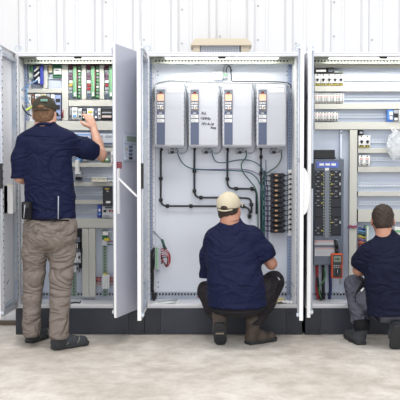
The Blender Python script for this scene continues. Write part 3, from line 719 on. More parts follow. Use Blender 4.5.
t = root_at('busbar_box', 314.4, 335, 158.8, .22, 'black box on top of the dark grey distribution panel', 'terminal box')
q = MB(); dbox(q, 314.6, 335, 149.8, 158.8, .22, .33, black, .004); q.build('housing', t)
q = MB(); dbox(q, 333.6, 336, 157, 159, .215, .33, navyblk, .002); q.build('bracket', t)
t = root_at('mounting_profile', 339.6, 342.6, 158.6, .3, 'bare metal bracket between the black box and the tall cable duct', 'bracket')
q = MB(); dbox(q, 340, 342.4, 130.4, 158.6, .31, PL, galv, .002); q.build('profile', t)
q = MB(); a = W(341.2, 133, .31); q.cyl((a.x, .31, a.z), (a.x, .304, a.z), .006, dark, 8); q.build('screw', t)
for k, (px, m_, lab) in enumerate(((317, wred, 'thick red cable'), (323.2, wblack, 'thick black cable'), (330, mat('dark blue cable', (34, 44, 88), .45), 'thick dark blue cable'))):
    cable('power_cable', [(px, 265, .27), (px + .1, 276, .28), (px - .2 + k * .3, 288, .29), (px + 1.4 - k, 299, .3)], .0135, m_, lab + ' leaving the foot of the distribution panel', seg=10)
cable('power_cable', [(317.3, 277, .25), (318, 284, .26), (319.6, 292, .27), (321.4, 300, .28)], .011, wblack, 'black sleeve crossing below the thick red cable')
cable('earth_wire', [(324.4, 268, .24), (325.4, 275, .23), (323.4, 281, .23), (319.5, 287, .24), (319.8, 294, .26), (322.4, 300, .28)], .005, mat('light green wire', (84, 140, 92), .5), 'light green earth wire winding in front of the thick black cable')
# multimeter hanging by its strap on the panel
Ym = .13
t = tag(empty('multimeter', W(337.2, 278.5, Ym + .03)), 'orange multimeter hanging by a black strap on the distribution panel', 'multimeter')
q = MB(); a, b = W(331.6, 278.6, Ym), W(343, 253.6, Ym); w_, h_ = b.x - a.x, b.z - a.z
q.box(a.x, b.x, Ym, Ym + .055, a.z, b.z, orange, .012); q.build('holster', t)
q = MB(); q.box(a.x + .010, b.x - .010, Ym - .004, Ym, a.z + .012, b.z - .010, mat('meter face', (58, 62, 66), .45), .003)
for r in range(2):
    for k in range(4): q.box(a.x + .015 + k * .016, a.x + .026 + k * .016, Ym - .008, Ym - .004, a.z + h_ * (.50 - .07 * r), a.z + h_ * (.50 - .07 * r) + .008, (devg, devg, devg, orange)[k], .001)
for k in range(4): q.cyl((a.x + .018 + k * .0165, Ym - .004, a.z + .022), (a.x + .018 + k * .0165, Ym - .008, a.z + .022), .005, (red, black, black, red)[k], 8)
mf = q.build('face', t)
q = MB(); q.box(a.x + .016, b.x - .016, Ym - .007, Ym - .0045, b.z - .066, b.z - .020, lcd, .002)
for k in range(3): q.box(a.x + .028 + k * .012, a.x + .035 + k * .012, Ym - .008, Ym - .007, b.z - .052, b.z - .034, black)
q.build('display', t)
q = MB(); c = ((a.x + b.x) / 2, a.z + h_ * .30); q.cyl((c[0], Ym - .004, c[1]), (c[0], Ym - .013, c[1]), .016, black, 16); q.box(c[0] - .003, c[0] + .003, Ym - .017, Ym - .013, c[1] - .013, c[1] + .015, devg, .001); q.build('selector_knob', t)
q = MB()
for (p0, p1) in (((335.2, 240.6), (336.8, 247)), ((336.8, 247), (336.8, 254.4))):
    u, v = W(*p0, Yp - .012), W(*p1, Ym + .03)
    q.tube([u, v], .014, black, 6)
q.build('strap', t)
t = tag(empty('test_probe', W(340.6, 293, .28)), 'slim grey hook hanging below the orange multimeter', 'hook')
q = MB(); q.tube(pp([(340.4, 279, .24), (340.2, 286, .26), (339.6, 291.6, .27), (341.4, 293, .27), (342.4, 290, .27)], .25), .004, galv, 8); q.build('hook', t)
q = MB(); dbox(q, 339.4, 341.6, 279, 284.6, .235, .25, devg, .003); q.build('grip', t)
q = MB(); u = W(342, 307.4, .03); q.tube([(u.x - .07, .045, ZF + .008), (u.x, .04, ZF + .008), (u.x + .04, .05, ZF + .01)], [.004, .008, .008], galv, 8); tag(q.build('screwdriver_bit'), 'small metal rod lying on the right cabinet floor below the multimeter', 'tool')
# plastic bag tied in the right cabinet
bm = bmesh.new(); bmesh.ops.create_icosphere(bm, subdivisions=4, radius=1)
random.seed(11)
from mathutils import noise
c = W(395.5, 144, .22)
for v in bm.verts:
    n = noise.noise(v.co * 2.2 + Vector((3, 1, 0))) * .45 + noise.noise(v.co * 6) * .22 + noise.noise(v.co * 14) * .08
    tz = v.co.z; wd_ = .068 * (1 - .45 * max(0, tz))
    v.co = Vector((v.co.x * wd_ * (1 + n), v.co.y * .032 * (1 + n), tz * .118 * (1 + .4 * n))) + c
q = MB(); q.mi(plasticbag); q._merge(bm, 0)
for f in q.bm.faces: f.smooth = True
t = tag(empty('plastic_bag', c + Vector((0, 0, .1))), 'crumpled clear plastic bag hanging at the right edge of the right cabinet', 'plastic bag')
q.build('bag_film', t)
q = MB(); q.tube(pp([(392.4, 131.4, .24), (391.8, 129.4, .27), (393.4, 127.6, .28)], .25), .004, devw, 6); q.build('tie', t)
# coloured wiring right of the tall duct, beside the seated man
terms = [(228.6, wblue, 'dark blue'), (231.4, ltblue, 'pale blue'), (234.2, wgreen, 'green'), (237, mat('yellow wire', (222, 200, 90), .5), 'yellow'), (239.8, wpurple, 'purple'), (242.6, mat('orange wire', (214, 120, 70), .5), 'orange'), (245.4, wred, 'red'), (248.2, wpurple, 'violet'), (251, ltblue, 'light blue'), (253.8, wred, 'dark red')]
t = root_at('terminal_row', 365, 369, 262, .27, 'tall pale terminal row with coloured wires, left of the third man\'s head', 'terminal block')
q = MB(); dbox(q, 365.6, 369, 226, 262, .27, PL, pcb, .002); dbox(q, 367, 368.6, 226.6, 261.6, .262, .27, devw); q.build('housing', t)
for k in range(12):
    py = 227.4 + k * 2.8; q = MB(); dbox(q, 365.8, 366.9, py, py + 1.5, .262, .27, devg); q.build('terminal', t)
for py, m_, nm in terms:
    q = MB(); y_ = .30 - .01 * (int(py) % 3)
    q.tube(pp([(358, py - .8, .31), (360.6, py - 1, y_), (363.4, py + .4, y_ - .01), (366, py, .275)], .3, 4), .0052, m_, 6)
    q.tube(pp([(358, py + .5, .32), (361, py + .9, y_ + .01), (364, py + 1.2, y_), (366, py + .6, .275)], .3, 4), .0045, m_, 6)
    tag(q.build('wire_pair'), nm + ' pair of wires running into the tall terminal row beside the third man\'s head', 'wire', 'coloured wires into the tall terminal row')
t = root_at('terminal_row', 392, 403, 241, .27, 'white and green terminal block showing right of the third man\'s head', 'terminal block')
q = MB(); dbox(q, 394.6, 407, 227, 243, .27, PL, devw, .002); dbox(q, 395, 407, 230, 232.4, .262, .27, pcb); q.build('housing', t)
for k in range(6):
    q = MB(); dbox(q, 395.4 + k * 1.9, 396.8 + k * 1.9, 235, 238.6, .262, .27, devg); q.build('terminal', t)
q = MB(); q.tube(pp([(347.8, 226.2, .28), (350.5, 227.6, .275), (354, 226, .275), (357, 226.8, .28)], .28), .006, wpurple, 6); tag(q.build('wire_tie'), 'short purple wire crossing the tall duct of the right cabinet', 'wire')
q = MB(); q.tube(pp([(347.6, 228, .28), (350.5, 225.6, .27), (354, 228, .27), (357, 225.6, .28)], .28), .005, wred, 6); tag(q.build('wire_tie'), 'short red wire crossing the tall duct of the right cabinet', 'wire')

# ------------------------------------------------------------------ devices of the left cabinet
Yd = .29
t = root_at('interface_module', 38, 43, 86, .27, 'dark blue module with striped cables at the top left of the left cabinet', 'module')
q = MB(); dbox(q, 40, 43, 65.4, 84.6, .25, PL - .012, mat('deep blue plastic', (48, 60, 160), .4), .002); dbox(q, 33.6, 40, 66, 84, .29, PL - .012, mat('dark blue board', (46, 72, 140), .45), .002); q.build('housing', t)
for k in range(5):
    q = MB(); q.tube(pp([(34.4, 71 + k * 2.7, .275), (36.2, 69.6 + k * 2.7, .262), (39.4, 66.8 + k * 2.5, .27)], .27, 4), .0072, devw if k % 2 == 0 else black, 8); q.build('plug', t)
q = MB(); dbox(q, 38, 40.4, 78, 83, .262, .29, devw, .002); q.build('connector', t)
q = MB(); dbox(q, 36.6, 38, 65.6, 68.6, .26, .29, brass, .002); q.build('terminal', t)
cable('control_cable', [(38.6, 79.6, .26), (34, 81.4, .22), (28, 85.2, .2), (20.6, 90.6, .2), (18.6, 93, .2), (21.4, 97.4, .2), (28.4, 102.6, .24)], .0038, skyw, 'pale blue wire looping out from the dark blue module')
cable('control_cable', [(27.8, 88, .2), (26.6, 93, .18), (27, 99, .2), (29.2, 104, .24)], .0045, skyw, 'second pale blue wire hanging beside the left rail behind the standing man')
cable('control_cable', [(20.2, 98, .24), (22.4, 106, .22), (26, 112.4, .22), (31.4, 116, .24)], .0055, wblack, 'black wire curving behind the standing man\'s cap')
cable('control_cable', [(26, 110.2, .2), (29.4, 108.4, .2), (32.4, 106.4, .2)], .009, mat('yellow green sleeve', (206, 224, 110), .5), 'short yellow green sleeve left of the standing man\'s cap')
small('controller', 29.2, 33.2, 65.4, 71.6, pcb, 'small green terminal left of the dark blue module', 'terminal block', yf=.30, marks=((.1, .5, .2, .8, pcbd),), sub='front_plate')
small('relay', 28.8, 33.2, 72.4, 78.6, mat('pale green plastic', (196, 214, 200), .5), 'pale box below the small green terminal', 'relay', yf=.30, marks=((.2, .8, .3, .5, devw),), sub='front_plate')
t = root_at('interface_card', 48, 61, 78, .28, 'grey card with green edges beside the dark blue module', 'circuit card')
q = MB(); dbox(q, 52.6, 61.6, 64.8, 77.4, .30, PL - .012, pcbd, .002); q.build('board', t)
q = MB(); dbox(q, 53.6, 61.4, 68, 74.4, .275, .30, mat('module metal', (182, 188, 186), .4, .3), .003); dbox(q, 55, 59, 70, 70.8, .273, .275, dark); q.build('metal_cover', t)
q = MB(); dbox(q, 48.4, 52.2, 65, 72.4, .29, PL - .012, mat('beige plastic', (206, 198, 178), .5), .002); dbox(q, 49, 51.4, 67, 69, .286, .29, brass); q.build('terminal', t)
for (px0, px1, ord_) in ((68.4, 81.2, 'left'), (86.4, 99.4, 'middle'), (104.4, 116.8, 'right')):
    t = root_at('terminal_module', px0, px1, 99, .27, '%s of the three tall green terminal modules in the left cabinet' % ord_, 'terminal module', 'tall green terminal modules')
    w_ = px1 - px0
    q = MB(); dbox(q, px0 + .2, px0 + w_ * .38, 70, 98.6, .31, PL, mat('pale blue grey plastic', (176, 190, 204), .5), .002); q.build('housing', t)
    for k in range(9):
        q = MB(); m_ = (mat('maroon plastic', (104, 40, 60), .5), devg, magenta, magenta, devw, (wred if ord_ != 'left' else brass), (wred if ord_ == 'middle' else devg), devg, slate)[k]
        dbox(q, px0 + .5, px0 + w_ * .33, 66.4 + k * 3.5, 69.0 + k * 3.5, .295, .31, m_, .002); q.build('plug', t)
    q = MB(); a, b = dbox(q, px0 + w_ * .36, px0 + w_ * .62, 66, 97, .262, .32, pcb, .006)
    for k in range(18): dbox(q, px0 + w_ * .40, px0 + w_ * .47, 67.4 + k * 1.6, 68.2 + k * 1.6, .2605, .262, pcbd)
    dbox(q, px0 + w_ * .44, px0 + w_ * .6, 92.5, 96, .256, .262, devw, .001); q.build('terminal_rail', t)
    q = MB(); q.tube(pp([(px0 + w_ * .66, 68, .28), (px0 + w_ * .67, 80, .272), (px0 + w_ * .64, 93, .28)], .28), .007, mat('dark red cable', (110, 60, 66), .5), 8); q.build('cable', t)
    q = MB(); dbox(q, px0 + w_ * .72, px1 - .3, 65.2, 98.6, .30, PL, pcbd, .002); q.build('board', t)
    for k in range(10):
        q = MB(); dbox(q, px0 + w_ * .76, px1 - .8, 66.6 + k * 3.2, 68.6 + k * 3.2, .285, .30, (pcb, devw, pcb, devg, pcb)[k % 5], .002); q.build('connector', t)
    q = MB(); dbox(q, px0 + .4, px1 - .4, 65, 66.4, .29, PL, mat('maroon strip', (96, 44, 60), .5)); q.build('header_strip', t)
# relays in the row above the hand
row = [(61.8, 63.4, 108, 119.6, wred, 'small red and white relay at the left end of the relay row', 'relay'), (69.6, 71.4, 107.6, 120, devg, 'narrow grey relay left of the tall white relay by the raised hand', 'relay'),
       (71.8, 77.4, 107.4, 119.4, devw, 'tall white relay left of the raised hand', 'relay'), (78.2, 81.8, 108.4, 119.8, mat('relay pale', (216, 220, 222), .4), 'pale relay just left of the raised hand', 'relay'),
       (82.2, 86.6, 109, 120, black, 'dark relay behind the raised hand', 'relay'), (87, 93.6, 108.4, 120, devw, 'white relay with yellow print right of the raised hand', 'relay'),
       (94.2, 97.6, 109, 120, slate, 'dark blue grey relay right of the raised hand', 'relay'), (98, 100.6, 108.2, 119, devw, 'slim white relay near the grey door', 'relay'), (101, 112.4, 108.6, 119.6, black, 'wide black relay beside the slim white relay', 'relay'), (112.8, 115.4, 108.4, 120, devg, 'grey relay at the grey door edge', 'relay')]
for (a0, a1, b0, b1, m_, lab, cat) in row:
    if a1 - a0 > 10: mk = ((.08, .92, .30, .42, devg), (.08, .92, .62, .82, mat('pinkish label', (206, 188, 184), .5)))
    elif m_ is black or m_ is slate: mk = ((.15, .85, .18, .36, devg), (.15, .85, .66, .84, devw))
    else: mk = ((.2, .8, .22, .38, devg if 'yellow' not in lab else wyellow), (.2, .8, .6, .78, ltblue if a1 - a0 > 5 else black))
    small('relay', a0, a1, b0, b1, m_, lab, cat, 'relays in the row by the raised hand', yf=.275, marks=mk, sub='front_plate')
# devices behind the head
for (a0, a1, b0, b1, m_, lab) in ((27.6, 31, 94.6, 107, devw, 'white relay above the yellow green sleeve'), (31.6, 34.4, 94.4, 104, mat('brown plastic', (130, 84, 66), .5), 'brown relay above the standing man\'s cap'), (35, 40.6, 94, 103, devw, 'white relay hidden mostly behind the standing man\'s cap'), (41.4, 46, 94, 103, mat('pale yellow plastic', (224, 220, 190), .5), 'pale yellow relay above the standing man\'s cap'), (46.6, 50, 94, 103, devg, 'grey relay above the right side of the standing man\'s cap'), (51, 54.4, 94.4, 118, devw, 'white relay right of the standing man\'s cap'), (55, 60.8, 95, 118.6, mat('pale violet plastic', (150, 164, 204), .45), 'pale blue and black contactor between the standing man\'s head and the vertical duct')):
    mk = ((.15, .85, .16, .3, black), (.15, .85, .42, .62, dark if a0 > 54 else devg)) if a0 > 50 else ((.2, .8, .2, .4, devg),)
    small('relay', a0, a1, b0, b1, m_, lab, 'relay', 'relays behind the standing man\'s head', yf=.28, marks=mk, sub='front_plate')
# row of the long blue-lit unit
t = root_at('power_supply', 61, 91, 146.6, .26, 'pale power supply with a lit blue lamp beside the standing man\'s raised arm', 'power supply')
q = MB(); dbox(q, 61, 90.6, 132.6, 146.4, .26, PL - .012, mat('pale blue plastic housing', (204, 210, 232), .4), .003)
for k in range(10): dbox(q, 62.6 + k * 2.8, 64.2 + k * 2.8, 144.2, 145.4, .2585, .26, devg)
q.build('housing', t)
q = MB(); dbox(q, 71, 82, 136.8, 138.8, .257, .26, glowblue); q.build('status_lamp', t)
q = MB(); a = W(86.8, 137.8, .26); q.cyl((a.x, .26, a.z), (a.x, .25, a.z), .012, slate, 12); q.build('dial', t)
q = MB(); dbox(q, 64, 90, 134, 135, .2585, .26, ltblue); dbox(q, 64, 70, 139.6, 142, .2585, .26, devw); q.build('front_label', t)
small('power_supply', 92.2, 114, 133.6, 146.4, mat('pale grey blue plastic', (196, 204, 214), .4), 'long pale module right of the lit power supply', 'power supply', yf=.28, marks=((.03, .5, .12, .26, devg), (.6, .95, .12, .26, devg), (.03, .95, .72, .84, slate)), sub='terminal')
small('contactor', 110.8, 116, 151.4, 165, devw, 'white contactor at the edge of the grey door', 'contactor', yf=.22, marks=((.2, .8, .25, .5, devg), (.2, .5, .75, .9, red)), sub='front_plate')
for (a0, a1, b0, b1, m_, lab) in ((76, 81.4, 148.4 + 4, 162, ltblue, 'pale blue relay under the raised elbow'), (82.6, 87, 153, 162, devg, 'grey relay under the raised elbow'), (101, 104.6, 158.2, 162.2, brass, 'small brass coloured clamp beside the white contactor'), (105, 108.8, 157, 162.2, pcb, 'small green clamp beside the white contactor')):
    small('relay', a0, a1, b0, b1, m_, lab, 'relay', yf=.29, marks=((.2, .8, .3, .6, devw),), sub='front_plate')
t = root_at('contactor', 75, 81, 180, .24, 'white and dark contactor beside the standing man\'s right side', 'contactor')
q = MB(); dbox(q, 75, 78.6, 160, 174, .24, PL - .012, devw, .003); dbox(q, 75, 81.4, 171, 177, .25, PL - .012, devg, .003); q.build('housing', t)
q = MB(); dbox(q, 75.4, 80.8, 176.6, 180, .25, PL - .012, black, .003); q.build('terminal', t)
q = MB(); dbox(q, 78.8, 80.4, 172, 174, .247, .25, devw); q.build('label_plate', t)
q = MB(); 
for k in range(7):
    x = W(93 + k * 2, 181, .27); q.tube([(x.x + .012 * math.cos(a * math.pi / 6 + k), .262 + .01 * math.sin(a), x.z + .004 + .012 + .011 * math.sin(a * math.pi / 6)) for a in range(12)], .004, mat('ivory cord', (226, 222, 206), .6), 6, closed=True)
a, b = W(92, 182, .27), W(107, 179.6, .27); q.box(a.x, b.x, .25, .285, a.z, b.z, MATS['ivory cord'], .004)
tag(q.build('cord_bundle'), 'bundle of ivory cord lying on a duct of the left cabinet', 'cord')
small('label_strip', 107.8, 113, 180, 182.2, devw, 'small white part resting on the duct right of the ivory cord', 'clip', yf=.28, marks=((.2, .8, .3, .7, devg),), sub='front_plate')
t = root_at('controller', 103, 113, 218, .25, 'dark controller with a white label, low beside the grey door', 'controller')
q = MB(); dbox(q, 102.8, 116, 187, 204.8, .24, PL - .012, navyblk, .003); dbox(q, 103.4, 112.4, 187.6, 191, .237, .24, black, .001); q.build('housing', t)
q = MB(); dbox(q, 106, 110.4, 201.2, 203.2, .237, .24, devw, .001); q.build('label_plate', t)
q = MB(); dbox(q, 105, 109, 188.4, 189.4, .235, .24, brass); dbox(q, 106.4, 108.6, 190.6, 192, .235, .24, devg); q.build('connector', t)
small('relay', 97.4, 101.4, 205.2, 217.8, blue, 'blue relay left of the pale terminal block, low in the left cabinet', 'relay', yf=.28, marks=((.3, .7, .3, .5, devw), (.25, .75, .62, .8, ltblue)), sub='front_plate')
small('terminal_block', 102, 116, 206.4, 218, lightm, 'pale terminal block under the dark controller', 'terminal block', yf=.28, marks=((.1, .3, .3, .5, dark), (.5, .62, .3, .5, wred), (.68, .8, .3, .5, wred), (.2, .7, .08, .16, black), (.1, .5, .75, .95, devg)), sub='terminal')
# devices on the two upright rails below
t = root_at('motor_relay', 101, 110, 247, .26, 'cluster of grey and green clamps on the right upright rail, below the wide duct', 'terminal block')
q = MB(); dbox(q, 102.6, 108, 231.6, 235.4, .27, PL - .012, devw, .003); dbox(q, 101.6, 107.4, 240, 245.6, .27, PL - .012, lightm, .003); q.build('housing', t)
q = MB(); dbox(q, 102, 106.4, 235.6, 239.4, .275, PL - .012, pcbd, .003); q.build('clamp', t)
q = MB(); dbox(q, 104, 109, 238.4, 240.8, .262, PL - .012, wyellow, .002); q.build('end_clamp', t)
for k, py in enumerate((231.6, 241, 244.4)):
    q = MB(); q.tube(pp([(107.8, py, .28), (111, py + .3, .27), (116, py, .3)], .28, 4), .004, (galv, wred, wgreen)[k], 6); q.build('wire', t)
t = root_at('contactor', 101, 110, 290, .24, 'pale ribbed contactor with red wires low on the right upright rail', 'contactor')
q = MB(); dbox(q, 102, 109.6, 275.4, 288.6, .25, PL - .012, lightm, .004)
for k in range(4): dbox(q, 102.8 + k * 1.7, 103.7 + k * 1.7, 274.6, 289.2, .243, .25, devw, .001)
dbox(q, 101, 103, 278, 289, .262, .3, devg, .002); q.build('housing', t)
q = MB(); dbox(q, 103, 107, 274, 275.4, .27, PL - .012, wyellow, .001); q.build('end_clamp', t)
for k in range(5):
    for s_ in (0, 1):
        py = 277.6 + k * 1.6; q = MB(); q.tube(pp([(102 if s_ == 0 else 109.6, py, .28), (99 if s_ == 0 else 112, py + .4, .27), (95.6 if s_ == 0 else 117, py - .2, .31)], .28, 4), .0058, (wred, mat('salmon wire', (196, 130, 124), .5), wred, wgrey, mat('salmon wire', (196, 130, 124)))[k], 6); q.build('wire', t)
for (a0, a1, b0, b1, m_, lab) in ((73.6, 79.6, 230, 237, black, 'black clamp at the top of the left upright rail'), (74, 80.6, 252.6, 263, lightm, 'ribbed grey contactor on the left upright rail beside the trouser leg'), (74.6, 80, 243, 249, black, 'small black relay above the ribbed grey contactor'), (73, 78.4, 265, 272.8, devg, 'grey clamp below the ribbed grey contactor')):
    small('contactor', a0, a1, b0, b1, m_, lab, 'contactor', yf=.25, marks=((.1, .25, .1, .9, devw), (.4, .55, .1, .9, devw), (.65, .9, .3, .6, dark)), sub='front_plate')
cable('cable_bundle', [(80, 231, .3), (82, 244, .3), (81, 256, .28), (80.4, 268, .3)], .010, wblack, 'dark cable bundle right of the left upright rail', 'cable')
cable('control_cable', [(69.6, 262, .2), (68.4, 276, .18), (70, 290, .2), (69, 298, .28)], .006, mat('straw cord', (214, 200, 150), .6), 'straw coloured cord hanging beside the right trouser leg')
# things left of the standing man
t = tag(empty('wall_pocket', W(11.4, 214, -.28)), 'white document pocket on the inside of the left cabinet\'s left door', 'document pocket')
q = MB(); a, b = W(4.6, 213.6, -.32), W(14, 185.4, -.30)
q.box(a.x, b.x, -.34, -.31, a.z, b.z, white, .003); q.box(a.x, a.x + .03, -.34, -.10, a.z, b.z, white, .003); q.build('pocket', t)
q = MB(); q.box(a.x + .02, b.x - .008, -.309, -.302, a.z + .02, b.z + .01, paper); q.build('document', t)
for k, (a0, a1, b0, b1, m_, lab) in enumerate(((14.6, 19.4, 190, 196.6, devw, 'white part behind the standing man\'s left elbow'), (14.8, 20.4, 197.4, 203, mat('dark grey plastic', (90, 92, 104), .5), 'dark grey part behind the standing man\'s left side'))):
    pass
# ------------------------------------------------------------------ signed-distance modelling of figures and clothes
def surface_nets(f, org, h):
    """f: 3-D array of distances (negative inside) -> vertices, quads"""
    ins = f < 0
    c = np.zeros(tuple(np.array(f.shape) - 1), dtype=np.int32)
    corners = [(i, j, k) for i in (0, 1) for j in (0, 1) for k in (0, 1)]
    nx, ny, nz = c.shape
    sl = lambda i, j, k: (slice(i, i + nx), slice(j, j + ny), slice(k, k + nz))
    for q in corners: c += ins[sl(*q)]
    act = (c > 0) & (c < 8); idx = -np.ones(c.shape, dtype=np.int64); A = np.argwhere(act); idx[act] = np.arange(len(A))
    acc = np.zeros((len(A), 3)); cnt = np.zeros(len(A))
    vals = {q: f[A[:, 0] + q[0], A[:, 1] + q[1], A[:, 2] + q[2]] for q in corners}
    for a in corners:
        for ax in range(3):
            if a[ax]: continue
            b = list(a); b[ax] = 1; b = tuple(b)
            va, vb = vals[a], vals[b]; m_ = (va < 0) != (vb < 0)
            t = va[m_] / (va[m_] - vb[m_]); p = np.tile(np.array(a, float), (m_.sum(), 1)); p[:, ax] = t
            acc[m_] += p; cnt[m_] += 1
    V = (A + acc / cnt[:, None]) * h + org
    Q = []
    for ax in range(3):
        s0 = [slice(1, -1)] * 3; s0[ax] = slice(0, f.shape[ax] - 1)
        s1 = list(s0); s1[ax] = slice(1, f.shape[ax])
        a, b = ins[tuple(s0)], ins[tuple(s1)]
        E = np.argwhere(a != b); fl = a[a != b]
        o = np.array([1, 1, 1]); o[ax] = 0; E = E + o
        u, v = [(1, 2), (2, 0), (0, 1)][ax]
        du = np.zeros(3, int); du[u] = 1; dv = np.zeros(3, int); dv[v] = 1
        g = lambda P: idx[P[:, 0], P[:, 1], P[:, 2]]
        q = np.stack([g(E - du - dv), g(E - dv), g(E), g(E - du)], 1)
        q[~fl] = q[~fl][:, ::-1]; Q.append(q)
    return V, np.concatenate(Q)

class SDF:
    def __init__(s): s.p = []; s.cuts = []; s.disp = None
    def cap(s, a, b, ra, rb=None, k=.02, flat=None, side=None, pc=None):
        """tapered capsule; flat=(scale of the second cross axis), side = the wide axis"""
        a, b = np.array(a, float), np.array(b, float); rb = ra if rb is None else rb
        s.p.append(('cap', a, b, ra, rb, k, flat, None if side is None else np.array(side, float), pc)); return s
    def chain(s, pts, rs, k=.02, flat=None, side=None, pc=None):
        for i in range(len(pts) - 1): s.cap(pts[i], pts[i + 1], rs[i], rs[i + 1], k, flat, side, pc)
        return s
    def ell(s, c, r, R=None, k=.02):
        s.p.append(('ell', np.array(c, float), np.array(r, float), np.eye(3) if R is None else np.array(R, float), k)); return s
    def boxr(s, c, r, R=None, k=.01, rad=.01):
        s.p.append(('box', np.array(c, float), np.array(r, float), np.eye(3) if R is None else np.array(R, float), k, rad)); return s
    def cut(s, p, n, k=0): s.cuts.append((np.array(p, float), np.array(n, float) / np.linalg.norm(n), k)); return s   # keeps the side where (x-p).n < 0
    def ext(s, p):
        if p[0] == 'cap': r = max(p[3], p[4]); return np.minimum(p[1], p[2]) - r, np.maximum(p[1], p[2]) + r
        r = np.linalg.norm(p[2]) if p[0] == 'box' else max(p[2]); return p[1] - r, p[1] + r
    def mesh(s, h):
        lo = np.min([s.ext(p)[0] for p in s.p], 0) - 4 * h - .01; hi = np.max([s.ext(p)[1] for p in s.p], 0) + 4 * h + .01
        n = np.ceil((hi - lo) / h).astype(int) + 1; f = np.full(n, .08, dtype=np.float32)
        ax = [lo[i] + h * np.arange(n[i]) for i in range(3)]
        for p in s.p:
            k = p[4] if p[0] != 'cap' else p[5]
            l, u = s.ext(p); mg = k + 3 * h + .01
            i0 = np.maximum(((l - mg - lo) / h).astype(int), 0); i1 = np.minimum(((u + mg - lo) / h).astype(int) + 2, n)
            X, Y_, Z = np.meshgrid(*[ax[i][i0[i]:i1[i]] for i in range(3)], indexing='ij')
            P = np.stack([X, Y_, Z], -1)
            if p[0] == 'cap':
                _, a, b, ra, rb, _, flat, side, pc = p; ab = b - a; L2 = max(ab @ ab, 1e-12)
                t = np.clip(((P - a) @ ab) / L2, 0, 1); d = P - a - t[..., None] * ab; r = ra + (rb - ra) * t
                if flat is not None:
                    sd = side / np.linalg.norm(side); w = np.cross(ab / math.sqrt(L2), sd)
                    w = w / (np.linalg.norm(w) + 1e-9)
                    o = d @ w; d = d + ((1 / flat - 1) * o)[..., None] * w
                    dist = (np.linalg.norm(d, axis=-1) - r) * flat ** .5
                else: dist = np.linalg.norm(d, axis=-1) - r
                if pc is not None:
                    nn = np.array(pc[1], float); nn = nn / np.linalg.norm(nn); dist = np.maximum(dist, (P - np.array(pc[0])) @ nn)
            elif p[0] == 'ell':
                q = (P - p[1]) @ p[3] / p[2]; l_ = np.linalg.norm(q, axis=-1); g = np.linalg.norm(q / p[2], axis=-1)
                dist = l_ * (l_ - 1) / (g + 1e-9)
            else:
                q = np.abs((P - p[1]) @ p[3]) - (p[2] - p[5])
                dist = np.linalg.norm(np.maximum(q, 0), axis=-1) + np.minimum(q.max(-1), 0) - p[5]
            S_ = tuple(slice(i0[i], i1[i]) for i in range(3)); F_ = f[S_]
            hh = np.maximum(k - np.abs(F_ - dist), 0) / max(k, 1e-6)
            f[S_] = np.minimum(F_, dist) - hh * hh * k * .25
        if s.cuts or s.disp:
            X, Y_, Z = np.meshgrid(*ax, indexing='ij')
            if s.disp: f = f + s.disp(X, Y_, Z).astype(np.float32)
            for pt, nn, _ in s.cuts:
                d = ((X - pt[0]) * nn[0] + (Y_ - pt[1]) * nn[1] + (Z - pt[2]) * nn[2]).astype(np.float32); f = np.maximum(f, d)
        f[0] = f[-1] = .1; f[:, 0] = f[:, -1] = .1; f[:, :, 0] = f[:, :, -1] = .1
        return surface_nets(f, lo, h)
    def build(s, name, m, h, parent=None, smooth=1, loc=None):
        V, Q = s.mesh(h)
        off = Vector(loc) if loc is not None else PLOC[parent.name]
        me = bpy.data.meshes.new(name); me.from_pydata((V - np.array(off)).tolist(), [], Q.tolist()); me.materials.append(m)
        bm = bmesh.new(); bm.from_mesh(me)
        # keep the largest connected piece only
        seen = set(); best = []
        bm.verts.ensure_lookup_table()
        for v in bm.verts:
            if v.index in seen: continue
            st = [v]; seen.add(v.index); comp = []
            while st:
                x = st.pop(); comp.append(x)
                for e in x.link_edges:
                    y = e.other_vert(x)
                    if y.index not in seen: seen.add(y.index); st.append(y)
            if len(comp) > len(best): best = comp
        if len(best) < len(bm.verts):
            keep = {v.index for v in best}; bmesh.ops.delete(bm, geom=[v for v in bm.verts if v.index not in keep], context='VERTS')
        for _ in range(smooth): bmesh.ops.smooth_vert(bm, verts=bm.verts, factor=.5, use_axis_x=True, use_axis_y=True, use_axis_z=True)
        for f in bm.faces: f.smooth = True
        bmesh.ops.recalc_face_normals(bm, faces=bm.faces)
        bm.to_mesh(me); bm.free()
        o = bpy.data.objects.new(name, me); COL.objects.link(o)
        if parent: o.parent = parent
        else: o.location = off
        PLOC[o.name] = off.copy()
        return o

skin = mat('skin', (204, 156, 134), .5, bump=(60, .2, .001)); 
skin2 = mat('skin darker', (176, 126, 104), .5, bump=(60, .2, .001))
navy = mat('navy knit', (14, 21, 56), .75, bump=(38, .7, .008), spec=.25)
navy2 = mat('darker navy knit', (10, 16, 42), .78, bump=(30, .7, .008), spec=.25)
taupe = mat('taupe work cloth', (130, 120, 114), .85, bump=(26, .8, .010), spec=.15)
char = mat('charcoal work cloth', (48, 44, 48), .85, bump=(28, .8, .010), spec=.2)
greyc = mat('grey work cloth', (90, 92, 104), .85, bump=(28, .8, .010), spec=.2)
blackc = mat('black cloth', (28, 28, 32), .8, bump=(50, .5, .004), spec=.2)
hairb = mat('dark brown hair', (66, 48, 38), .6, bump=(140, 1., .006), var=(60, (40, 30, 26), 4))
hairl = mat('light brown hair', (132, 98, 72), .6, bump=(140, 1., .006), var=(60, (96, 68, 48), 4))
capo = mat('olive cap cloth', (62, 58, 46), .85, bump=(60, .5, .003)); capb = mat('beige cap cloth', (206, 196, 172), .85, bump=(60, .5, .003))
solem = mat('dark rubber sole', (46, 48, 52), .7); shoeg = mat('grey black shoe cloth', (58, 62, 68), .7, bump=(90, .6, .004)); bootm = mat('brown grey leather', (88, 76, 68), .65, bump=(70, .6, .004), var=(18, (66, 58, 54), 3))
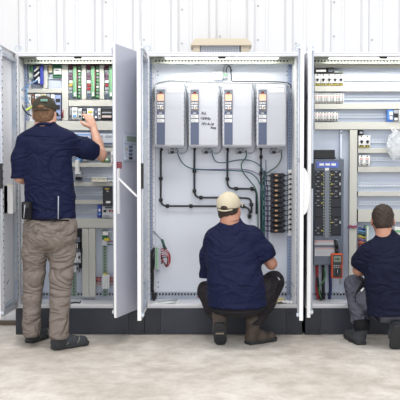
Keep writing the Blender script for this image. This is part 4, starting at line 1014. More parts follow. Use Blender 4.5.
def cloth_folds(m, sc, dist, strength):
    nt = m.node_tree; b = nt.nodes['Principled BSDF']
    old = next(n for n in nt.nodes if n.type == 'BUMP')
    tc = nt.nodes.new('ShaderNodeTexCoord'); mp = nt.nodes.new('ShaderNodeMapping'); mp.inputs['Scale'].default_value = (1, 1, 1.9); mp.inputs['Rotation'].default_value = (.25, .45, .2)
    n = nt.nodes.new('ShaderNodeTexNoise'); n.inputs['Scale'].default_value = sc; n.inputs['Detail'].default_value = 2.5; n.inputs['Distortion'].default_value = .9
    mr = nt.nodes.new('ShaderNodeMath'); mr.operation = 'PINGPONG'; mr.inputs[1].default_value = .09      # creases: ridges of the noise
    bp = nt.nodes.new('ShaderNodeBump'); bp.inputs['Strength'].default_value = strength; bp.inputs['Distance'].default_value = dist
    nt.links.new(tc.outputs['Object'], mp.inputs['Vector']); nt.links.new(mp.outputs['Vector'], n.inputs['Vector']); nt.links.new(n.outputs['Fac'], mr.inputs[0])
    nt.links.new(mr.outputs[0], bp.inputs['Height']); nt.links.new(old.outputs['Normal'], bp.inputs['Normal']); nt.links.new(bp.outputs['Normal'], b.inputs['Normal'])
for m_, d_ in ((navy, .10), (navy2, .10), (taupe, .20), (char, .18), (greyc, .20)): cloth_folds(m_, 3.2, d_ * 1.4, .75)
eyew = mat('eye', (230, 228, 224), .2); iris = mat('iris', (60, 50, 42), .2)

def N(v): v = np.array(v, float); return v / np.linalg.norm(v)
def frame(fwd, up=(0, 0, 1)):
    f = N(fwd); r = N(np.cross(f, up)); u = np.cross(r, f); return np.stack([r, f, u], 1)   # columns right, forward, up
def A_(px, py, Y): return np.array(W(px, py, Y))

def head_sdf(s, c, R, ears=True):
    L = lambda *p: c + R @ np.array(p)
    s.ell(L(0, -.012, .035), (.077, .097, .088), R, .02)
    s.ell(L(0, .018, -.035), (.062, .068, .085), R, .03)
    s.ell(L(0, .055, -.092), (.030, .026, .022), R, .03)          # chin
    s.cap(L(0, .080, .012), L(0, .101, -.026), .009, .014, .015)  # nose
    for e in (-1, 1):
        s.ell(L(e * .012, .094, -.03), (.009, .009, .007), R, .008)
        s.ell(L(e * .034, .074, .026), (.024, .010, .008), R, .012)   # brow
        s.ell(L(e * .044, .052, -.028), (.022, .022, .020), R, .02)   # cheek
        if ears:
            s.ell(L(e * .079, -.008, -.006), (.009, .018, .031), R @ np.array([[math.cos(.35 * e), -math.sin(.35 * e), 0], [math.sin(.35 * e), math.cos(.35 * e), 0], [0, 0, 1]]), .008)
    s.ell(L(0, .083, -.054), (.024, .010, .006), R, .006); s.ell(L(0, .081, -.066), (.020, .010, .007), R, .006)
def hand_sdf(s, wr, d, nrm, side, curl=.35, thumb=1):
    """wr wrist, d direction to the fingers, nrm back of the hand, thumb on +side"""
    d = N(d); nrm = N(np.array(nrm, float) - d * (np.dot(nrm, d))); sd = N(np.cross(d, nrm)) * side
    P = wr + d * .045
    s.cap(wr, wr + d * .03, .026, .028, .015, .7, sd)
    for i, off in enumerate((.030, .011, -.009, -.028)):
        s.cap(wr + d * .025 + sd * off * .6, wr + d * .088 + sd * off, .016, .0115, .012)
    for i, (off, ln) in enumerate(((.030, .072), (.011, .080), (-.009, .075), (-.028, .058))):
        p = wr + d * .090 + sd * off; a = curl * (.7 + .12 * i)
        for seg, (l_, r0, r1) in enumerate(((.46, .0098, .0092), (.30, .0092, .0085), (.24, .0085, .0072))):
            dd = d * math.cos(a) - nrm * math.sin(a) + sd * off * 1.2
            q = p + N(dd) * ln * l_; s.cap(p, q, r0, r1, .003); p = q; a += curl * 1.1
    t0 = wr + d * .022 + sd * .024; t1 = t0 + N(d * .7 + sd * .75 - nrm * .25) * .040; t2 = t1 + N(d * .9 + sd * .35 - nrm * .4) * .030; t3 = t2 + N(d * .95 + sd * .05 - nrm * .45) * .025
    s.chain([t0, t1, t2, t3], [.014, .0125, .0105, .009], .008)

def folds(seed, amp, sc=1.):
    rs = np.random.RandomState(seed); ks = [(rs.uniform(-32, 32) * sc, rs.uniform(-22, 22) * sc, rs.uniform(24, 62) * sc, rs.uniform(0, 6)) for _ in range(5)]
    def f(X, Y, Z):
        o = 0
        for a, b, c, ph in ks: o = o + (1 - 1.6 * np.abs(np.sin(.5 * (a * X + b * Y + c * Z) + ph + 1.6 * np.sin(11 * X + ph) + 1.5 * np.sin(9 * Z - ph))))
        return -o * amp / 3
    return f
def eyes(root, c, R):
    L = lambda *p: c + R @ np.array(p)
    for e in (-1, 1):
        s = SDF(); s.ell(L(e * .032, .070, .008), (.012, .012, .012), R, .001); s.build('eye', eyew, .003, root)

def shoe(root, heel, toe, ankle, m, sole, boot=False, L=.29, name='shoe', up=(0, 0, 1), label=None):
    """heel and toe on the sole line; up = away from the sole"""
    heel, toe = np.array(heel), np.array(toe); d = N(toe - heel); up = N(np.array(up) - d * np.dot(up, d)); sd = np.cross(d, up); R = np.stack([sd, d, up], 1)
    ln = np.linalg.norm(toe - heel); P = lambda x, y, z: heel + sd * x + d * y * ln + up * z
    s = SDF()
    s.cap(P(0, .14, .052), P(0, .45, .050), .042, .046, .03, .95, sd); s.cap(P(0, .45, .048), P(.004, .82, .040), .046, .042, .03, .8, sd)
    s.cap(P(0, .14, .06), ankle, .042, .056 if boot else .037, .03)
    s.cap(P(0, .35, .07), P(0, .2, .095), .034, .036, .03)
    s.ell(P(0, .10, .045), (.038, .038, .042), R, .02)
    if not boot: s.cut(P(0, .18, .128), up)
    s.cut(P(0, 0, .018), -up)
    o = s.build(name, m, .006, root, 1)
    if label: o['label'] = label
    s = SDF(); 
    s.cap(P(0, .13, .016), P(0, .45, .016), .044, .043, .015, .6, sd); s.cap(P(0, .45, .016), P(.004, .84, .020), .046, .048, .02, .6, sd)
    s.boxr(P(0, .15, .014), (.038, .045, .015), R, .008, .006)
    s.cut(P(0, 0, .034), up); s.cut(P(0, 0, .001), -up)
    so = s.build('sole', sole, .005, o, 1)
    q = MB()
    for k in range(4):
        a, b = P(-.022, .36 + .085 * k, .098 - .012 * k), P(.022, .39 + .085 * k, .098 - .012 * k)
        c = P(0, .375 + .085 * k, .104 - .011 * k); q.tube(smoothpath([a, c, b], 3), .0032, devg if not boot else mat('lace', (120, 104, 84), .8), 6)
    q.build('laces', o)
    for k in range(3):
        y = .30 + .15 * k
        for e in (-1, 1):
            q = MB(); q.tube(smoothpath([P(e * .044, y, .030), P(e * .046, y + .05, .055), P(e * .032, y + .09, .080)], 4), .0042, mat('shoe stripe', (120, 122, 116), .6) if not boot else bootm, 6)
            q.build('side_trim', o)
    return o
def belt_loop(root, c, rx, ry, z, m, name='belt', rot=0, n=36):
    q = MB(); i = q.mi(m); r_ = []
    for k in range(n):
        a = 2 * math.pi * k / n; p = Vector(c) + Vector((rx * math.cos(a), ry * math.sin(a), 0))
        r_.append((q.bm.verts.new(p + Vector((0, 0, z))), q.bm.verts.new(p - Vector((0, 0, z)))))
    for k in range(n): q.bm.faces.new((r_[k][0], r_[k][1], r_[(k + 1) % n][1], r_[(k + 1) % n][0])).material_index = i
    o = q.build(name, root); sm = o.modifiers.new('thickness', 'SOLIDIFY'); sm.thickness = .004; return o

def person(name, root_loc, J, o):
    """J joints, o options; the body is one continuous mesh that parents hair and clothes"""
    b = SDF(); hc, R = J['head'], J['headR']
    head_sdf(b, hc, R)
    b.cap(hc + R @ np.array([0, -.03, -.05]), J['neck'], .052, .056, .03)
    b.cap(J['neck'], J['chest'], .07, .125, .06, .75, J['side']); b.cap(J['chest'], J['pelvis'], .12, .098, .05, .8, J['side'])
    b.cap(J['shL'], J['shR'], .045, .045, .05)
    for e in ('L', 'R'):
        b.cap(J['sh' + e], J['el' + e], .045, .039, .02); b.cap(J['el' + e], J['el' + e] * .55 + J['wr' + e] * .45, .039, .037, .02); b.cap(J['el' + e] * .55 + J['wr' + e] * .45, J['wr' + e], .037, .026, .02)
        hd, hn, hs, cu = J['hand' + e]; hand_sdf(b, J['wr' + e], hd, hn, hs, cu)
        b.cap(J['hip' + e], J['kn' + e], .066, .050, .02); b.cap(J['kn' + e], J['an' + e], .052, .036, .02)
        b.cap(J['an' + e], J['an' + e] + np.array(J['ft' + e]) * .03, .032, .028, .02)
    body = b.build(name, o['skin'], .006, None, 1, loc=root_loc)
    eyes(body, hc, R)
    q = MB()
    for e in (-1, 1):
        c = hc + R @ np.array([e * .033, .0815, .008]); q = MB(); q.cyl(Vector(c), Vector(c + R @ np.array([0, .0012, 0])), .0055, iris, 10); q.build('iris', body)
    # hair: a shell over the skull, open at the face and the ears
    s = SDF(); L = lambda *p: hc + R @ np.array(p)
    s.ell(L(0, -.018, .040), (.081, .100, .089), R, .02); s.ell(L(0, -.050, -.02), (.068, .062, .062), R, .03)
    s.cut(L(0, .045, .0), R @ np.array([0, 1, -.55])); s.cut(L(0, -.04, o.get('nape', -.062)), R @ np.array([0, .25, -1]))
    s.disp = lambda X, Y, Z: .0022 * np.sin(150 * X + 40 * Z) * np.sin(110 * Z + 60 * Y)
    s.build('hair', o['hair'], .0045, body, 1)
    if o.get('cap'):
        s = SDF(); s.ell(L(0, -.014, .045), (.086, .106, .092), R, .01); s.cut(L(0, 0, o.get('capz', .022)), R @ np.array([0, -.16, -1]))
        c_ = s.build('cap', o['cap'], .005, body, 1)
        s = SDF(); s.cap(L(-.045, .09, .035), L(.045, .09, .035), .030, .030, .01, .25, R @ np.array([0, 1, 0])); s.cap(L(-.03, .135, .026), L(.03, .135, .026), .036, .036, .03, .2, R @ np.array([1, 0, 0]))
        q = MB(); i = q.mi(o['cap']); g = []
        for u in range(11):
            a = math.pi * (u / 10) ; row = []
            for v in range(5):
                rr = v / 4; x = .082 * math.cos(a); y = .062 + (.030 + .075 * rr) * math.sin(a) ** .8 if 0 < u < 10 else .062
                row.append(q.bm.verts.new(L(x, y, .036 - .020 * rr - .012 * (x / .08) ** 2)))
            g.append(row)
        for u in range(10):
            for v in range(4):
                f = q.bm.faces.new((g[u][v], g[u + 1][v], g[u + 1][v + 1], g[u][v + 1])); f.material_index = i; f.smooth = True
        bmesh.ops.remove_doubles(q.bm, verts=q.bm.verts, dist=.0005)
        br = q.build('brim', c_); sm = br.modifiers.new('thickness', 'SOLIDIFY'); sm.thickness = .004
        # gap over the strap at the back, and the strap
        s = SDF(); s.ell(L(0, -.105, .045), (.030, .022, .020), R, .005); s.cut(L(0, -.10, .028), R @ np.array([0, 0, -1])); s.build('strap_opening', o['hair'], .004, c_, 1)
        q = MB(); q.tube([Vector(L(.075 * math.sin(a), -.016 - .112 * math.cos(a), .025 + .006 * (1 - math.cos(a)))) for a in [(-.8 + .16 * k) for k in range(11)]], .006, o['cap'], 6); q.build('strap', c_)
        q = MB()
        for k in range(6):
            a = k * math.pi / 3 + .3
            q.tube([Vector(L(.087 * math.cos(a) * math.sin(t), -.014 + .1065 * math.sin(a) * math.sin(t), .045 + .0925 * math.cos(t))) for t in [.03 + .19 * j for j in range(8)]], .0013, o['cap'], 5)
        q.build('seam', c_)
        q = MB(); q.tube([Vector(L(0, -.014, .133)), Vector(L(0, -.014, .141))], .006, o['cap'], 10); q.build('button', c_)
    return body
def shirt(body, J, m, seed, hem_c, hem_n, cuffs, wid=.185, widh=.185, flat=.68, name='polo_shirt', amp=.004, extra=None, k=.05):
    s = SDF(); sd = J['side']
    s.cap(J['neck'] * .25 + J['chest'] * .75, J['chest'] * .5 + J['pelvis'] * .5, wid * .93, wid * .93, k, flat, sd); s.cap(J['chest'] * .5 + J['pelvis'] * .5, J['hem'], wid * .93, widh, k, flat, sd)
    s.cap(J['shL'], J['shR'], .062, .062, .06); s.cap(J['neck'] + (J['chest'] - J['neck']) * .05, J['chest'], .072, .12, .07, .75, sd)
    for e in ('L', 'R'):
        c, r0, r1 = cuffs[e]; s.cap(J['sh' + e], J['sh' + e] * (1 - c) + J['el' + e] * c, r0, r1, .035)
    if extra: extra(s)
    s.cut(hem_c, hem_n)
    s.disp = folds(seed, amp)
    o = s.build(name, m, .009, body, 2)
    return o
def sleeve_cut(s, J, e, c):
    pass

# ------------------------------------------------------------------ the standing man
Yb = -.44
J = {}
J['headR'] = frame((.06, 1, -.03)); J['head'] = A_(44.8, 115, -.40)
J['neck'] = A_(46, 130, -.43); J['chest'] = A_(46.5, 160, Yb); J['pelvis'] = A_(49.5, 212, Yb - .02); J['hem'] = A_(49.6, 216, Yb - .01); J['side'] = np.array((1, 0, 0.))
J['shL'] = A_(26.5, 140.5, -.43); J['elL'] = A_(19.6, 177, -.44); J['wrL'] = A_(28, 181, -.22); J['handL'] = ((.3, 1, .1), (-.8, .2, .4), -1, .4)
J['shR'] = A_(66.5, 139.5, -.42); J['elR'] = A_(101.5, 155, -.24); J['wrR'] = A_(93.8, 129, -.03); J['handR'] = ((-.40, .30, .92), (.55, -.8, .1), -1, .30)
J['hipL'] = A_(36.5, 226, Yb); J['hipR'] = A_(62.5, 226, Yb); J['knL'] = A_(33, 276, -.42); J['knR'] = A_(60.5, 279, -.46); J['anL'] = A_(31.5, 330, -.42); J['anR'] = A_(58.6, 333, -.54)
J['ftL'] = (.4, .85, -.3); J['ftR'] = (.7, .65, -.3)
man = person('person', (-.99, -.45, 0), J, dict(skin=skin, hair=hairl, cap=capo, nape=-.045))
tag(man, 'standing man in dark cap, navy polo shirt and taupe trousers, reaching into the left cabinet', 'person')
s = SDF(); sd = J['side']
s.cap(A_(46.6, 150, -.44), A_(47, 172, Yb), .165, .172, .05, .66, sd); s.cap(A_(47, 172, Yb), A_(49.3, 196, Yb), .172, .170, .05, .68, sd); s.cap(A_(49.3, 196, Yb), A_(50.2, 222, Yb), .174, .193, .05, .70, sd)
s.cap(A_(33, 139, -.43), A_(60, 138, -.43), .070, .070, .06); s.cap(A_(24.5, 142, -.43), A_(68, 141, -.43), .055, .055, .05)
s.cap(A_(46, 126.5, -.425), A_(46.4, 150, -.44), .067, .12, .06, .8, sd)
s.chain([A_(25.5, 143, -.43), A_(20.5, 158, -.44), A_(18.6, 178, -.44)], [.060, .062, .056], .03)
cR = J['shR'] * .16 + J['elR'] * .84
s.chain([A_(65, 142, -.42), J['shR'] * .5 + J['elR'] * .5 + np.array((0, 0, -.006)), J['elR'] * .95 + J['shR'] * .05], [.070, .070, .066], .05, pc=(cR, J['elR'] - J['shR']))
s.disp = folds(5, .004)
s.cut(A_(49, 219.4, Yb - .12), (0, 0, -1))
o = s.build('polo_shirt', navy, .008, man, 2)
bmh = bmesh.new(); bmh.from_mesh(o.data); off = PLOC[man.name]           # trim the left sleeve at its cuff
cz = A_(18.6, 178.6, -.44)
bmesh.ops.bisect_plane(bmh, geom=list(bmh.verts) + list(bmh.edges) + list(bmh.faces), plane_co=Vector(cz) - off, plane_no=(0, 0, 1))
xcut = W(26.0, 180, -.44).x - off.x
kill = [v for v in bmh.verts if v.co.z < (cz[2] - off.z) - 1e-5 and v.co.x < xcut]
bmesh.ops.delete(bmh, geom=kill, context='VERTS'); bmh.to_mesh(o.data); bmh.free()
q = MB()      # collar
col = [Vector(A_(46, 127, -.43)) + Vector((.066 * math.cos(a), .066 * math.sin(a) * .95, .006 - .012 * math.sin(a))) for a in [2 * math.pi * k / 24 for k in range(24)]]
q.tube(col, .013, navy, 8, closed=True); q.build('collar', o)
q = MB(); a_, b_ = A_(58.2, 219, Yb - .135), A_(58.4, 196, Yb - .128)
q.tube([Vector(a_), Vector(A_(58.3, 207, Yb - .135)), Vector(b_)], .0042, mat('pale piping', (170, 176, 190), .5), 6); q.build('piping', o)['label'] = 'thin pale stripe above the hem'
for (p0, p1) in (((62, 136.5), (71, 140)),):
    pass
# trousers
s = SDF()
s.cap(A_(41, 224, Yb), A_(60, 224, Yb), .120, .120, .05, .95, (1, 0, 0)); s.cap(A_(42, 236, Yb - .02), A_(60, 236, Yb - .02), .112, .112, .05)
s.chain([A_(36.8, 232, Yb), A_(34.8, 254, Yb), A_(34.0, 276, -.43), A_(32, 300, -.43), A_(31.6, 331, -.42)], [.102, .090, .078, .066, .068], .02)
s.chain([A_(62.6, 232, Yb), A_(62, 254, Yb), A_(61, 278, -.46), A_(59.8, 304, -.50), A_(58.6, 334.5, -.53)], [.102, .094, .082, .070, .070], .02)
s.cut(A_(49, 216.5, Yb), (0, 0, 1)); s.disp = folds(9, .0055, 1.0)
tr = s.build('trousers', taupe, .008, man, 2)
def cutleg(o, root, x, zL, left):
    bm = bmesh.new(); bm.from_mesh(o.data); off = PLOC[root.name]
    bmesh.ops.bisect_plane(bm, geom=list(bm.verts) + list(bm.edges) + list(bm.faces), plane_co=Vector((0, 0, zL)) - Vector((0, 0, off.z)), plane_no=(0, 0, 1))
    kill = [v for v in bm.verts if v.co.z < zL - off.z - 1e-5 and ((v.co.x < x - off.x) == left)]
    bmesh.ops.delete(bm, geom=kill, context='VERTS'); bm.to_mesh(o.data); bm.free()
xm = W(46, 330, -.45).x
cutleg(tr, man, xm, W(31, 337.5, -.47).z, True); cutleg(tr, man, xm, W(58, 339.5, -.58).z, False)
q = MB(); q.tube([Vector(A_(x_, 219.8 + .5 * (x_ > 40) , Yb - .128 + .0009 * (x_ - 50) ** 2 * .1)) for x_ in range(30, 70, 3)], .006, blackc, 6); q.build('belt', tr)
for p in ((33, 38, 229), (60, 68, 229)):
    q = MB(); q.tube(smoothpath([A_(p[0], p[2] - 4, Yb - .132), A_(p[0] + 1, p[2] + 5, Yb - .136), A_(p[1] - 1, p[2] + 5.5, Yb - .134), A_(p[1], p[2] - 4, Yb - .128)], 3), .0016, mat('dark seam', (106, 98, 93), .85), 5); q.build('back_pocket', tr)
def W0(px, py):      # point of the floor seen at (px, py)
    c_, s_ = math.cos(TH), math.sin(TH); b_ = (200 - py) / F; dz = -s_ + b_ * c_; t = -CZ / dz
    return np.array(((px - 200) / F * t, CY + (c_ + b_ * s_) * t, 0))
0 and print('heel', W0(52, 351), 'toe', W0(81, 347), 'heelL', W0(24, 344), W0(42, 336))
hl = W0(26, 344.5) + np.array((.01, .04, .0)); shoe(man, hl, hl + np.array((.115, .27, 0)), J['anL'] + np.array((0, -.0, .0)), shoeg, solem)
hl = W0(52, 351) + np.array((.0, .03, .0)); shoe(man, hl, hl + np.array((.225, .185, 0)), J['anR'], shoeg, solem)
q = MB(); a, b = W(22.4, 219, -.56), W(32, 201.6, -.56)
q.box(a.x, b.x, -.60, -.53, a.z, b.z, blackc, .012); q.box(a.x + .012, b.x - .012, -.607, -.598, b.z - .045, b.z - .005, black, .004); q.tube([Vector((a.x + .02, -.606, a.z + .01)), Vector((a.x + .03, -.61, b.z - .02))], .004, devg, 6)
q.build('belt_pouch', man)
q = MB(); q.box(A_(41, 100.2, -.5)[0], A_(48, 100.2, -.5)[0], -.518, -.508, A_(41, 101.6, -.5)[2], A_(41, 99.2, -.5)[2], mat('teal stitching', (120, 160, 150), .7), .002)
lg = q.build('cap_logo', man)

# ------------------------------------------------------------------ the crouching man in the beige cap
J = {}
J['headR'] = frame((.34, .9, .22)); J['head'] = A_(229.4, 209.5, -.26)
J['neck'] = A_(230.5, 224, -.32); J['chest'] = A_(232, 252, -.34); J['pelvis'] = A_(237, 294, -.43); J['hem'] = A_(237, 304, -.42); J['side'] = np.array((1, 0.05, 0.))
J['shL'] = A_(213.5, 238, -.31); J['elL'] = A_(207.5, 273, -.26); J['wrL'] = A_(216, 262, -.04); J['handL'] = ((.25, .8, .5), (-.2, -.3, .9), 1, .4)
J['shR'] = A_(256, 236, -.33); J['elR'] = A_(271.5, 264, -.34); J['wrR'] = A_(257, 252, -.13); J['handR'] = ((-.1, .8, .6), (.3, -.5, .8), -1, .5)
J['hipL'] = A_(224, 300, -.42); J['hipR'] = A_(250, 300, -.42); J['knL'] = A_(206.5, 290, -.09); J['knR'] = A_(275, 280, -.13); J['anL'] = A_(219.6, 316, -.42); J['anR'] = A_(253.5, 320, -.37)
J['ftL'] = (0, .3, -1); J['ftR'] = (.6, .6, -.4)
man = person('person', (.23, -.4, 0), J, dict(skin=skin2, hair=hairb, cap=capb, capz=.018, nape=-.088))
tag(man, 'man in beige cap and navy shirt crouching in brown boots at the middle cabinet', 'person')
s = SDF(); sd = J['side']
s.cap(A_(232, 244, -.34), A_(233, 262, -.38), .162, .180, .05, .66, sd); s.cap(A_(233, 262, -.38), A_(236, 288, -.43), .186, .198, .05, .70, sd); s.cap(A_(236, 288, -.44), A_(237.2, 314, -.46), .198, .222, .05, .74, sd)
s.cap(A_(218, 238, -.32), A_(250, 236, -.33), .072, .072, .06); s.cap(A_(230.8, 219.5, -.31), A_(232, 246, -.34), .064, .13, .06, .8, sd)
s.chain([A_(213, 240, -.31), A_(208.5, 256, -.28), A_(206.6, 280, -.26)], [.068, .062, .056], .04)
e_ = J['elR']; sh_ = A_(256, 237, -.33)
s.chain([A_(254, 238, -.33), sh_ * .5 + e_ * .5, e_ * .96 + sh_ * .04], [.070, .066, .062], .05, pc=(sh_ * .20 + e_ * .80, (e_ - sh_) * np.array((1, .6, 1))))
s.disp = folds(21, .005); s.cut(A_(237, 308.8, -.56), (0, .05, -1))
o = s.build('work_shirt', navy, .008, man, 2); off = PLOC[man.name]
bmh = bmesh.new(); bmh.from_mesh(o.data); cz = A_(206.6, 277.5, -.26)
bmesh.ops.bisect_plane(bmh, geom=list(bmh.verts) + list(bmh.edges) + list(bmh.faces), plane_co=Vector(cz) - off, plane_no=(0, 0, 1))
xcut = W(209.5, 280, -.32).x - off.x
bmesh.ops.delete(bmh, geom=[v for v in bmh.verts if v.co.z < cz[2] - off.z - 1e-5 and v.co.x < xcut and v.co.y > -.36 - off.y], context='VERTS'); bmh.to_mesh(o.data); bmh.free()
q = MB(); q.tube([Vector(A_(230.6, 219.6, -.31)) + Vector((.062 * math.cos(a), .062 * math.sin(a), .004 + .014 * math.sin(a))) for a in [2 * math.pi * k / 24 for k in range(24)]], .013, navy, 8, closed=True); q.build('collar', o)
s = SDF()
s.cap(A_(226, 301, -.44), A_(249, 301, -.44), .112, .112, .05)
s.chain([A_(224, 302, -.42), A_(214, 294, -.26), A_(206.5, 291, -.10)], [.100, .085, .072], .03)
s.chain([A_(206.5, 291, -.10), A_(213, 309, -.26), A_(219.6, 318, -.40)], [.070, .062, .052], .02)
s.chain([A_(250, 300, -.42), A_(263, 289, -.28), A_(274, 281, -.15)], [.108, .095, .080], .03)
s.chain([A_(274, 281.5, -.15), A_(266, 303, -.27), A_(255, 322, -.37)], [.074, .068, .058], .02)
s.disp = folds(31, .006, 1.1)
s.cut(A_(250, 325, -.4), (0, 0, -1))
tr = s.build('work_trousers', char, .008, man, 2)
q = MB(); q.tube(smoothpath([A_(208, 309.5, -.50), A_(222, 312.5, -.60), A_(237, 313.5, -.625), A_(252, 312.5, -.60), A_(265, 308, -.50)], 6), .011, blackc, 8); q.build('belt', tr)
q = MB(); a = A_(277.2, 279.6, -.26); q.boxM = None
M = Matrix.Translation(Vector(A_(276.4, 281, -.232))) @ Matrix.Rotation(.75, 4, 'Y'); q.box(-.012, .012, -.004, .004, -.03, .03, mat('pale tag', (196, 202, 212), .5), .002, M=M); q.build('fabric_tag', tr)['label'] = 'small pale tag on the thigh'
q = MB(); q.tube(smoothpath([A_(268, 289, -.262), A_(272, 286, -.262), A_(278.5, 276, -.225)], 4), .004, blackc, 6); q.build('pocket_edge', tr)
# left boot: toes on the floor, heel raised, sole to the camera
tb = W0(220, 346.5); tb = tb + np.array((0, .01, 0))
d_ = N((0.02, .62, -.78)); toe = tb + np.array((0, .03, .012)); heel = toe - d_ * .20
up_ = np.array((0, .78, .62))
shoe(man, heel, toe + d_ * .02, J['anL'], bootm, solem, True, up=up_, name='work_boot')
q = MB()
hb, tb_ = heel, toe
R_ = np.stack([np.cross(d_, up_), d_, up_], 1)
for k in range(7):
    c = heel + d_ * (.03 + k * .027); M = Matrix(((R_[0][0], R_[0][1], R_[0][2], c[0]), (R_[1][0], R_[1][1], R_[1][2], c[1]), (R_[2][0], R_[2][1], R_[2][2], c[2]), (0, 0, 0, 1)))
    q.box(-.030, .030, -.007, .007, -.004, .004, solem if k != 2 else mat('pale sole mark', (150, 140, 128), .8), .002, M=M)
q.build('sole_tread', man)
h2 = W0(248, 345.5) + np.array((.0, .03, 0)); shoe(man, h2, h2 + np.array((.215, .15, 0)), J['anR'], bootm, solem, True, name='work_boot')

# ------------------------------------------------------------------ the third man, at the right edge
J = {}
J['headR'] = frame((.12, 1, -.22)); J['head'] = A_(382.6, 221.5, -.28)
J['neck'] = A_(386, 240, -.36); J['chest'] = A_(391, 266, -.40); J['pelvis'] = A_(395, 298, -.47); J['hem'] = A_(395, 310, -.46); J['side'] = np.array((1, 0, 0.))
J['shL'] = A_(369.5, 252, -.36); J['elL'] = A_(358.5, 270, -.32); J['wrL'] = A_(367.5, 271, -.12); J['handL'] = ((.3, .9, .3), (-.3, -.3, .9), 1, .4)
J['shR'] = A_(410, 252, -.36); J['elR'] = A_(422, 280, -.30); J['wrR'] = A_(410, 270, -.08); J['handR'] = ((-.2, .9, .3), (.3, -.3, .9), -1, .4)
J['hipL'] = A_(384, 309, -.46); J['hipR'] = A_(408, 309, -.46); J['knL'] = A_(353.5, 283, -.14); J['knR'] = A_(428, 316, -.14); J['anL'] = A_(361, 328, -.34); J['anR'] = A_(397, 332, -.52)
J['ftL'] = (-.1, .9, -.4); J['ftR'] = (0, .2, -1)
man = person('person', (1.38, -.4, 0), J, dict(skin=skin2, hair=hairb, nape=-.085))
tag(man, 'bare-headed man with brown hair crouching at the right edge in grey trousers', 'person')
s = SDF(); sd = J['side']
s.cap(A_(390, 256, -.38), A_(392, 276, -.42), .165, .185, .05, .66, sd); s.cap(A_(392, 276, -.42), A_(396, 318, -.47), .190, .212, .05, .76, sd)
s.cap(A_(373, 252, -.37), A_(406, 252, -.37), .072, .072, .06); s.cap(A_(385.8, 236, -.35), A_(390, 262, -.38), .064, .13, .06, .8, sd)
e_ = J['elL']; sh_ = A_(369, 253, -.37)
s.chain([sh_, sh_ * .5 + e_ * .5 + np.array((-.008, 0, .01)), e_], [.072, .068, .062], .05, pc=(sh_ * .12 + e_ * .88, N(e_ - sh_) + np.array((0, .0, -.35))))
s.chain([A_(410, 254, -.37), A_(417, 268, -.33)], [.072, .064], .05)
s.disp = folds(41, .005)
s.cut(A_(395, 316.6, -.60), (.10, .0, -1))
o = s.build('work_shirt', navy2, .008, man, 2)
q = MB(); q.tube([Vector(A_(385.6, 236.6, -.345)) + Vector((.062 * math.cos(a), .060 * math.sin(a), .004 + .010 * math.sin(a))) for a in [2 * math.pi * k / 24 for k in range(24)]], .013, navy2, 8, closed=True); q.build('collar', o)
s = SDF()
s.cap(A_(386, 306, -.46), A_(408, 306, -.46), .115, .115, .05)
s.chain([A_(384, 307, -.46), A_(368, 297, -.32), A_(355, 285, -.17)], [.108, .090, .080], .03)
s.chain([A_(354.5, 285, -.16), A_(357.5, 304, -.24), A_(361, 325, -.34)], [.076, .072, .064], .02)
s.chain([A_(408, 312, -.46), A_(420, 316, -.30), A_(428, 318, -.16)], [.118, .095, .078], .05)
s.chain([A_(428, 320, -.16), A_(412, 328, -.34), A_(398, 330, -.50)], [.074, .068, .056], .04)
s.disp = folds(51, .006, 1.1); s.cut(A_(361, 324.5, -.36), (-.0, 0, -1))
tr = s.build('work_trousers', greyc, .008, man, 2)
s = SDF(); s.ell(A_(353.5, 283.5, -.12), (.066, .045, .07), None, .01); s.build('knee_pad', blackc, .006, tr, 1)
q = MB(); q.tube(smoothpath([A_(364, 281, -.355), A_(361, 287, -.355), A_(357.5, 294, -.33), A_(356.5, 302, -.325)], 4), [.014] * 13, blackc, 6); q.build('reinforcement_strip', tr)
M = Matrix.Translation(Vector(A_(362.4, 289.6, -.385))) @ Matrix.Rotation(.7, 4, 'Y')
q = MB(); q.box(-.006, .006, -.006, .006, -.016, .016, devw, .002, M=M); q.build('fabric_tag', tr)
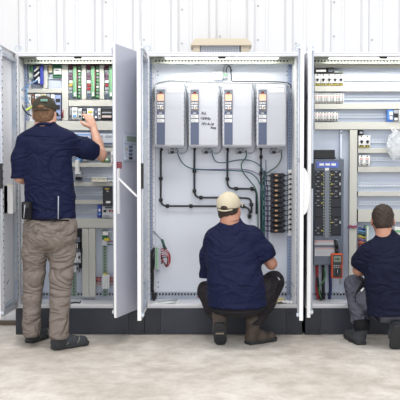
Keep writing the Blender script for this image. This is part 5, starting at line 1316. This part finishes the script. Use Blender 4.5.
q = MB(); q.tube(smoothpath([A_(366, 306, -.40), A_(372, 314, -.52), A_(380, 321.5, -.55)], 4), .010, blackc, 6); q.build('pocket_edge', tr)
q = MB(); q.tube([A_(361, 321.5, -.335), A_(361.5, 326, -.35), A_(362, 331, -.36)], [.066, .060, .054], blackc, 20); q.build('gaiter', man)
h3 = W0(362.5, 346) + np.array((.0, .03, 0)); shoe(man, h3, h3 + np.array((-.06, .27, 0)), J['anL'], shoeg, solem, True, name='work_boot')
tb = W0(397, 351) + np.array((0, .01, 0)); d_ = N((0.0, .5, -.86)); toe = tb + np.array((0, .03, .012)); heel = toe - d_ * .19; up_ = np.array((0, .86, .5))
shoe(man, heel, toe + d_ * .02, J['anR'], shoeg, solem, True, up=up_, name='work_boot')
# ------------------------------------------------------------------ light, camera
def area(name, loc, size, power, col=(1, 1, 1), rot=(0, 0, 0), sy=None):
    l = bpy.data.lights.new(name, 'AREA'); l.energy = power; l.color = col; l.size = size
    if sy: l.shape = 'RECTANGLE'; l.size_y = sy
    o = bpy.data.objects.new(name, l); COL.objects.link(o); o.location = loc; o.rotation_euler = rot; return o
for k, x in enumerate((-3.2, 0, 3.2)):
    area('hall_lamp', (x, -2.6, 5.4), 1.6, 85, (1, .985, .96))
    area('hall_lamp', (x, -7.5, 5.4), 1.6, 90, (1, .985, .96))
area('front_fill', (0, -11.5, 3.2), 11, 250, (.95, .97, 1), (math.radians(84), 0, 0), 3.6)  # added soft fill behind the camera, brightens front-facing surfaces
w = bpy.data.worlds.new('hall daylight'); S.world = w; w.use_nodes = True
bg = w.node_tree.nodes['Background']; bg.inputs['Color'].default_value = (.92, .96, 1, 1); bg.inputs['Strength'].default_value = .50
cam = bpy.data.cameras.new('camera'); cam.sensor_width = 36; cam.lens = 36 * F / 400; cam.clip_end = 100
co = bpy.data.objects.new('camera', cam); COL.objects.link(co); co.location = (0, CY, CZ); co.rotation_euler = (math.pi / 2 - TH, 0, 0)
S.camera = co
S.view_settings.view_transform = 'Standard'; S.view_settings.look = 'None'; S.view_settings.gamma = 1; S.view_settings.use_curve_mapping = False
S.view_settings.exposure = 0.05
